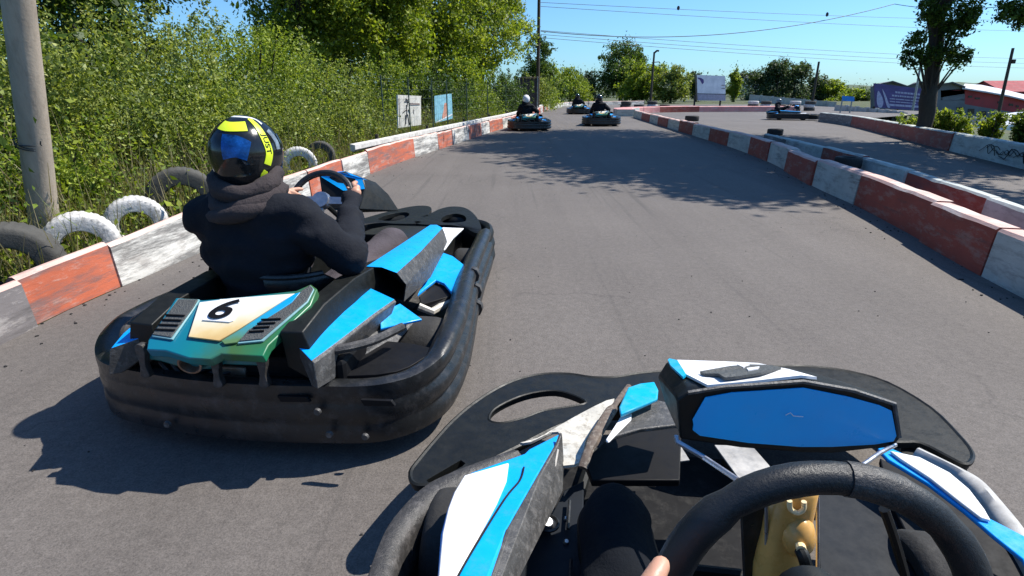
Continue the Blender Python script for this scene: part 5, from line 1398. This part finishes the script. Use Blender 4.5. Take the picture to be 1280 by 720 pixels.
def hoarding():
    c = [WY(1093, 104, 50), WY(1154, 111, 50), WY(1153, 138, 50), WY(1095, 134.5, 50)]; o = c[3].copy()
    t = thing('banner_hoarding', 'long purple advertising hoarding with pale lettering left of the tree trunk', 'billboard', o); q = [p - o for p in c]
    MB().slab(q, .15, direction=(0, -1, 0)).build('panel', M['purple'], t, smooth=False)
    P = lambda u, v: q[0].lerp(q[1], u).lerp(q[3].lerp(q[2], u), v) + Vector((0, -.03, 0))
    rnd = random.Random(5)
    for v_, h_, u0, u1 in ((.24, .08, .42, .95), (.40, .07, .35, .92), (.56, .04, .3, .85), (.68, .04, .3, .8), (.80, .09, .28, .86)):
        u = u0
        while u < u1:
            w_ = rnd.uniform(.02, .06) if v_ < .5 else rnd.uniform(.1, .2)
            MB().slab([P(u, v_), P(u + w_, v_), P(u + w_, v_ + h_), P(u, v_ + h_)], .01, direction=(0, -1, 0)).build('printed_mark', M['banner_pale'], t, smooth=False)
            u += w_ + .012
    MB().slab(smooth_curve([P(*p) for p in ((.06, .3), (.12, .45), (.16, .7), (.13, .95), (.05, .97), (.02, .7))], 3), .01, direction=(0, -1, 0)).build('printed_shape', M['banner_pale'], t, smooth=False)
    MB().slab(smooth_curve([P(*p) for p in ((.15, .2), (.22, .45), (.26, .7), (.30, .95), (.24, .95), (.2, .65))], 3), .01, direction=(0, -1, 0)).build('printed_shape', M['banner_pale'], t, smooth=False)
    for u in (.0, .5, 1.0): p = P(u, 1.0); MB().box(p + Vector((0, .3, -1.2)), (.15, .15, 2.6)).build('leg', M['wood'], t)
hoarding()
def shed(label, eave_px, Yn, Yf, ridge_dz, colour, roofm, low_mat, nm='workshop_building'):
    """long low building: EAVE_PX are the ends of its near eaves line (far end first)"""
    a = WY(*eave_px[0], Yf); b = WY(*eave_px[1], Yn); o = Vector((a.x, a.y, gz(a.x, a.y) - .5))
    t = thing(nm, label, 'building', o)
    zt = (a.z + b.z) / 2; a.z = b.z = zt; d = (b - a); d.z = 0; L = d.length; d.normalize(); n = Vector((-d.y, d.x, 0))
    if n.y < 0: n = -n
    dep = 13.0; H = zt - o.z
    p = lambda s_, t_, z: (a - o) + d * s_ + n * t_ + Vector((0, 0, z - (a.z - o.z)))
    MB().loft([[p(0, 0, 0), p(0, 0, H * .52), p(0, dep, H * .52), p(0, dep, 0)], [p(L, 0, 0), p(L, 0, H * .52), p(L, dep, H * .52), p(L, dep, 0)]]).build('wall', low_mat, t, smooth=False)
    MB().loft([[p(0, .002, H * .52), p(0, .002, H), p(0, dep / 2, H + ridge_dz), p(0, dep, H), p(0, dep, H * .52)], [p(L, .002, H * .52), p(L, .002, H), p(L, dep / 2, H + ridge_dz), p(L, dep, H), p(L, dep, H * .52)]]).build('upper_wall', colour, t, smooth=False)
    e = .35
    for s_ in (0, 1):
        t0, t1 = (-e, dep / 2) if s_ == 0 else (dep + e, dep / 2)
        zz = H - ridge_dz * e / (dep / 2)
        MB().loft([[p(-e, t0, zz + .03), p(-e, t1, H + ridge_dz + .03), p(-e, t1, H + ridge_dz + .15), p(-e, t0, zz + .15)], [p(L + e, t0, zz + .03), p(L + e, t1, H + ridge_dz + .03), p(L + e, t1, H + ridge_dz + .15), p(L + e, t0, zz + .15)]]).build('roof', roofm, t, smooth=False)
    k = 2.0
    while k < L - 1:
        MB().box(p(k, -.02, H * .70), (.9, .06, .35), Matrix.Rotation(math.atan2(d.y, d.x), 3, 'Z')).build('window', M['window'], t, smooth=False); k += 2.6
    k = 1.4
    while k < L - 1:
        MB().box(p(k, -.02, H * .28), (1.1, .06, 1.1), Matrix.Rotation(math.atan2(d.y, d.x), 3, 'Z')).build('window', M['window'], t, smooth=False); k += 3.1
    return t
def workshops():
    Yf = lambda px: 56.0
    def P(px, py, dy=0): return WY(px, py, Yf(px) + dy)
    def outline(label, wall_px, wall_m, low_px, low_m, roofs, wins):
        o = P(*wall_px[-1]); o.z = -4; t = thing('workshop_building', label, 'building', o)
        MB().slab([P(*p) - o for p in wall_px], .5, direction=(-.25, -1, 0)).build('upper_wall', wall_m, t, smooth=False)
        lp = [P(*p, -.02) - o for p in low_px]
        MB().slab(lp, .5, direction=(-.25, -1, 0)).build('wall', low_m, t, smooth=False)
        for front, back, m_ in roofs:
            A = [P(*p, -.4) - o for p in front]; B = [P(*p, 8) - o for p in back]
            MB().loft([A + [q + Vector((0, 0, -.12)) for q in A[::-1]], B + [q + Vector((0, 0, -.12)) for q in B[::-1]]]).build('roof', m_, t, smooth=False)
        for (x, y, w_, h_) in wins:
            c = [P(x - w_, y - h_, -.05) - o, P(x + w_, y - h_, -.05) - o, P(x + w_, y + h_, -.05) - o, P(x - w_, y + h_, -.05) - o]
            MB().slab(c, .1, direction=(0, -1, 0)).build('window', M['window'], t, smooth=False)
    outline('grey shed with three low gables rising behind the purple hoarding and the trunk', [(1092, 108), (1104, 103.5), (1116, 101.5), (1130, 106.5), (1138, 107.5), (1147, 103), (1157, 102), (1171, 107), (1183, 105), (1192, 103), (1206, 108), (1206, 126), (1092, 126)], M['wall_grey'], [(1092, 126), (1206, 126), (1206, 160), (1092, 150)], M['wall_grey'],
            [([(1091, 107.5), (1116, 100.8), (1134, 107)], [(1094, 107), (1118, 101.5), (1135, 107)], M['roof_grey']), ([(1134, 107), (1152, 101.5), (1172, 106.5)], [(1136, 107), (1154, 102), (1173, 107)], M['roof_grey']), ([(1172, 106), (1191, 102), (1207, 108)], [(1174, 106.5), (1192, 103), (1208, 108)], M['roof_grey'])], [])
    outline('long red fronted building with a pale sheet roof at the right edge', [(1176, 113), (1207, 110), (1230, 113.5), (1257, 118.5), (1290, 126), (1290, 144), (1222, 133), (1176, 125)], M['wall_red'], [(1176, 125), (1222, 133), (1290, 144), (1290, 172), (1176, 160)], M['wall_grey'],
            [([(1203, 109.5), (1232, 114), (1260, 119), (1292, 126.5)], [(1206, 104.5), (1226, 106), (1256, 112), (1292, 121)], M['roof_light'])],
            [(1213, 121, 2.5, 1.2), (1222, 123, 3, 1.2), (1250, 128, 2.5, 1.3), (1264, 131, 2.5, 1.3), (1272, 133, 1.5, 1.3), (1200, 137, 4, 3), (1214, 139, 4, 3), (1229, 142, 4, 3), (1247, 145, 4, 3)])
workshops()
shed('small red roofed building behind the others at the right edge', ((1256, 112), (1330, 118)), 90, 92, 1.6, M['wall_red'], M['wall_red'], M['wall_red'])
shed('pale grey block far behind the narrow bright tree', ((922, 97), (950, 98)), 150, 152, 1.0, M['roof_light'], M['roof_grey'], M['roof_light'])
def hills():
    xs = np.linspace(-40, 520, 60); v = []; f = []
    for i, x in enumerate(xs):
        h = 3 + 4 * noise.noise(Vector((x * .012, 3, 0))) + 3 * noise.noise(Vector((x * .05, 7, 0)))
        h *= min(1, max(.15, (x + 10) / 120))
        v += [(x, 330, -6), (x, 345, h * .75 + 1), (x, 365, h + 2), (x, 420, -6)]
    for i in range(len(xs) - 1):
        for k in range(3): f.append((i * 4 + k, i * 4 + k + 1, (i + 1) * 4 + k + 1, (i + 1) * 4 + k))
    tag(mk('hills', v, f, M['hill']), kind='structure')
M['hill'] = simple('wooded_hill', (.06, .09, .045), .95, var=.4, scale=.15, bmp=.5, bscale=.5)
hills()
def blue_sign():
    Y = 34; c = [WY(1053, 119.5, Y), WY(1068, 121, Y), WY(1068, 127, Y), WY(1053, 126, Y)]; o = Vector((c[0].x, Y, gz(c[0].x, Y)))
    t = thing('road_sign', 'small blue sign panel on two posts beyond the second lane', 'sign', o)
    MB().slab([p - o for p in c], .04, direction=(0, -1, 0)).build('panel', M['sign_blue'], t, smooth=False)
    for p in (c[0].lerp(c[1], .1), c[0].lerp(c[1], .9)): q = p - o; MB().tube([Vector((q.x, .05, -.2)), Vector((q.x, .05, q.z))], .04, 8).build('post', M['galv'], t)
blue_sign()
def van():
    p = WY(1262, 150, 27); t = thing('parked_van', 'white van seen low behind the bushes near the right edge', 'van', (p.x, 27, gz(p.x, 27)))
    z = p.z - gz(p.x, 27)
    MB().loft([[(-.1, y, z - 1.2), (-.3, y, z - .6), (-.1, y, z - .25), (.6, y, z - .05), (1.0, y, z + .22), (1.7, y, z + .30), (3.6, y, z + .30), (3.7, y, z - 1.2)] for y in (0, 1.7)]).build('body', M['white'], t, angle=30, bevel=.05)
    MB().slab([Vector(q) for q in ((.75, -.012, z - .02), (1.08, -.012, z + .16), (1.7, -.012, z + .2), (1.7, -.012, z - .1), (.8, -.012, z - .1))], .02, direction=(0, -1, 0)).build('side_window', M['window'], t)
    for x in (.7, 3.0): MB().lathe([(.001, 0), (.2, 0), (.32, .02), (.32, .2), (.001, .2)], (x, -.02, z - 1.15), (0, 1, 0), 20).build('wheel', M['rubber'], t)
van()
# green bushes along the far right wall
for i, (px, Yy, w_, h_, n_, mt, lb) in enumerate(((1148, 15.3, .9, .46, 4000, 'lf_bright', 'sunlit yellow green plants left of the tree trunk on the far right wall'), (1186, 14.2, .62, .62, 4500, 'lf_bright', 'sunlit yellow green plants right of the tree trunk on the far right wall'), (1243, 13.2, .34, .62, 2500, 'lf_bright', 'sunlit green plants by the short white plank wall'), (1296, 12.6, .7, .65, 4500, 'lf_tree', 'dark green bush at the right edge on the far wall'))):
    p = W(px, 165, .0); p = WY(px, 160, Yy)
    shrub('shrub', lb, p.x, Yy, w_, 1.0, h_, n_, .06, M[mt], seed=60 + i, group='plants along the far right wall', z0=min(0, p.z - .5) * 0 + .08, shoots=20, shoot_h=.2)
# the big tree whose crown shades the track
def big_tree():
    rnd = random.Random(11); blobs = []
    T = WY(1156, 150, 14.2)
    # crown masses; their shade falls down-sun on to the track
    for sx, sy, z, r in ((3.0, 6.9, 6.6, .95), (2.2, 8.6, 6.8, 1.2), (3.9, 8.4, 6.4, 1.3), (1.3, 10.3, 7.4, 1.1), (2.9, 10.8, 7.2, 1.6), (4.6, 11, 6.6, 1.6), (.3, 12.6, 8, 1.2), (2.0, 13.3, 7.8, 1.7), (4.0, 13.6, 7.2, 1.8), (6.3, 9.5, 6.4, 1.4), (7.2, 12, 6.6, 1.6), (6.0, 14.5, 7.5, 1.7), (.2, 15.6, 8.6, 1.4), (2.4, 16.6, 8.6, 1.7), (5.0, 6.6, 5.6, .9), (8.2, 9.2, 5.8, 1.2)):
        k = z / SUN.z; x = sx + SUN.x * k; y = sy + SUN.y * k
        blobs.append((x - T.x, y - T.y, z, r, r, r * .7))
    def at(px, py, Y, r, rz=None):
        p = WY(px, py, Y); blobs.append((p.x - T.x, p.y - T.y, p.z, r, r, rz or r))
    for px, py, r in ((1146, 50, .22), (1138, 64, .20), (1152, 70, .17), (1186, 60, .24), (1200, 66, .20), (1210, 62, .13), (1170, 62, .16), (1198, 20, .30), (1214, 12, .20), (1190, 34, .22), (1176, 10, .28), (1160, 6, .22), (1206, 4, .25), (1150, 40, .14)): at(px, py, 13.8, r)
    at(1262, 6, 11.5, .20, .18); at(1280, 2, 11.5, .30, .22); at(1274, 20, 11.5, .12)
    rng = np.random.default_rng(77)
    t = thing('broadleaf_tree', 'big backlit tree with a thick dark trunk behind the far red wall', 'tree', (T.x, T.y, -.1))
    m = MB()
    pts = smooth_curve([(0.03, 0, -.3), (0, 0, .8), (-.12, 0, 1.9), (-.30, 0, 3.1), (-.6, .1, 4.6), (-1.0, .2, 6.2)], 5, False)
    pts = [p + Vector((.02 * math.sin(i * 1.7), 0, 0)) for i, p in enumerate(pts)]
    m.tube(pts, [.19 - .003 * i + .014 * math.sin(i * 1.3) for i in range(len(pts))], 16).build('trunk', M['bark'], t)
    lm = MB()
    for i, b in enumerate(blobs[:30]):
        c = Vector(b[:3]); st = pts[min(len(pts) - 1, 14 + (i % 10))] if i < 16 else pts[min(len(pts) - 1, max(6, int(c.z / 6.2 * 24) - 2))]
        mid = st.lerp(c, .5) + Vector((0, 0, .5 if i < 16 else .02)); r0 = .12 if i < 16 else .03
        lm.tube(smooth_curve([st, mid, c], 4, False), [r0 * (1 - .085 * k) for k in range(9)], 7)
    lm.build('limbs', M['bark'], t)
    big = cloud(blobs[:16], 95000, 80, .26, rng); small = cloud(blobs[16:], 7500, 14, .26, rng)
    leaf_mesh('crown', np.concatenate([big, small]), np.concatenate([np.full(len(big), .19), np.full(len(small), .085)]), M['lf_tree'], t, rng=rng)
big_tree()
# overhead wires
def wire(label, a, b, sag, r=.012):
    t = MB().tube([a.lerp(b, i / 24) + Vector((0, 0, -sag * 4 * (i / 24) * (1 - i / 24))) for i in range(25)], r, 5)
    o = t.build('power_line', M['wire']); tag(o, label, 'cable', 'overhead cables crossing the sky')
for i, (y0, y1, sg) in enumerate(((38, 74, .3), (43, 80, .3), (47, 86, .3), (3, 26, .2), (8, 40, .2))):
    wire('thin dark overhead cable crossing the sky from the tall pole to the right', WY(676, y0, 33), WY(1330, y1, 60), sg)
wire('sagging overhead cable with small black weights, curving up to the lamp post', WY(676, 39, 33), WY(1118, 5, 38), .9, .02)
wire('overhead cable running from the lamp post past the big tree', WY(1118, 5, 38), WY(1300, 2, 30), .3, .018)
for px, py in ((1034, 18), (848, 10)):
    p = WY(px, py, 37); o = MB().ball(p, (.09, .06, .13), 10).build('cable_weight', M['wire']); tag(o, 'small black weight hanging on the %s overhead cable' % ('right part of the sagging' if px > 900 else 'top'), 'weight')

# ------------------------------------------------------------------ rubber crumbs and grit along the foot of the walls
def crumbs():
    rng = np.random.default_rng(21); m = MB(); rnd = random.Random(21)
    for path, side, n in ((LW, 1, 170), (RA, -1, 190), (RC, -1, 60)):
        P = resample(path, .1)
        P = [p for p in P if .8 < p.y < 20]
        for _ in range(n):
            p = P[int(len(P) * rnd.random() ** 1.4)]; off = abs(rnd.gauss(0, .16)) + .01
            r = rnd.uniform(.002, .008); c = p + Vector((side * off, rnd.uniform(-.1, .1), .004 + r * .4))
            m.box(c, (r * rnd.uniform(1, 2.6), r * 1.4, r), Matrix.Rotation(rnd.random() * 6.3, 3, 'Z'))
    for _ in range(120):
        r = rnd.uniform(.002, .005); m.box((rnd.uniform(-2.1, 3), rnd.uniform(1.2, 9), .004 + r * .4), (r * 1.6, r * 1.2, r), Matrix.Rotation(rnd.random() * 6.3, 3, 'Z'))
    tag(m.build('rubber_crumbs', M['rubber'], smooth=False), kind='stuff')
crumbs()

# a far-off belt of woodland that closes the view between the trees
def far_woods():
    rng = np.random.default_rng(5); P = []
    for i in range(150):
        px = 676 + i * 2.9; Y = 118 + 14 * rng.random(); p = WY(px, 118, Y); h = 2.2 + 2.6 * rng.random() * (1 if px < 1000 else .6)
        c = rng.normal(size=(150, 3)) * np.array([2.2, 2.0, h * .42]) + np.array([p.x, Y, h * .35 - (1.5 if px > 930 else 0)]); P.append(c)
    tag(leaf_mesh('far_woods', np.concatenate(P), .42, M['lf_far'], rng=rng), kind='stuff')
far_woods()
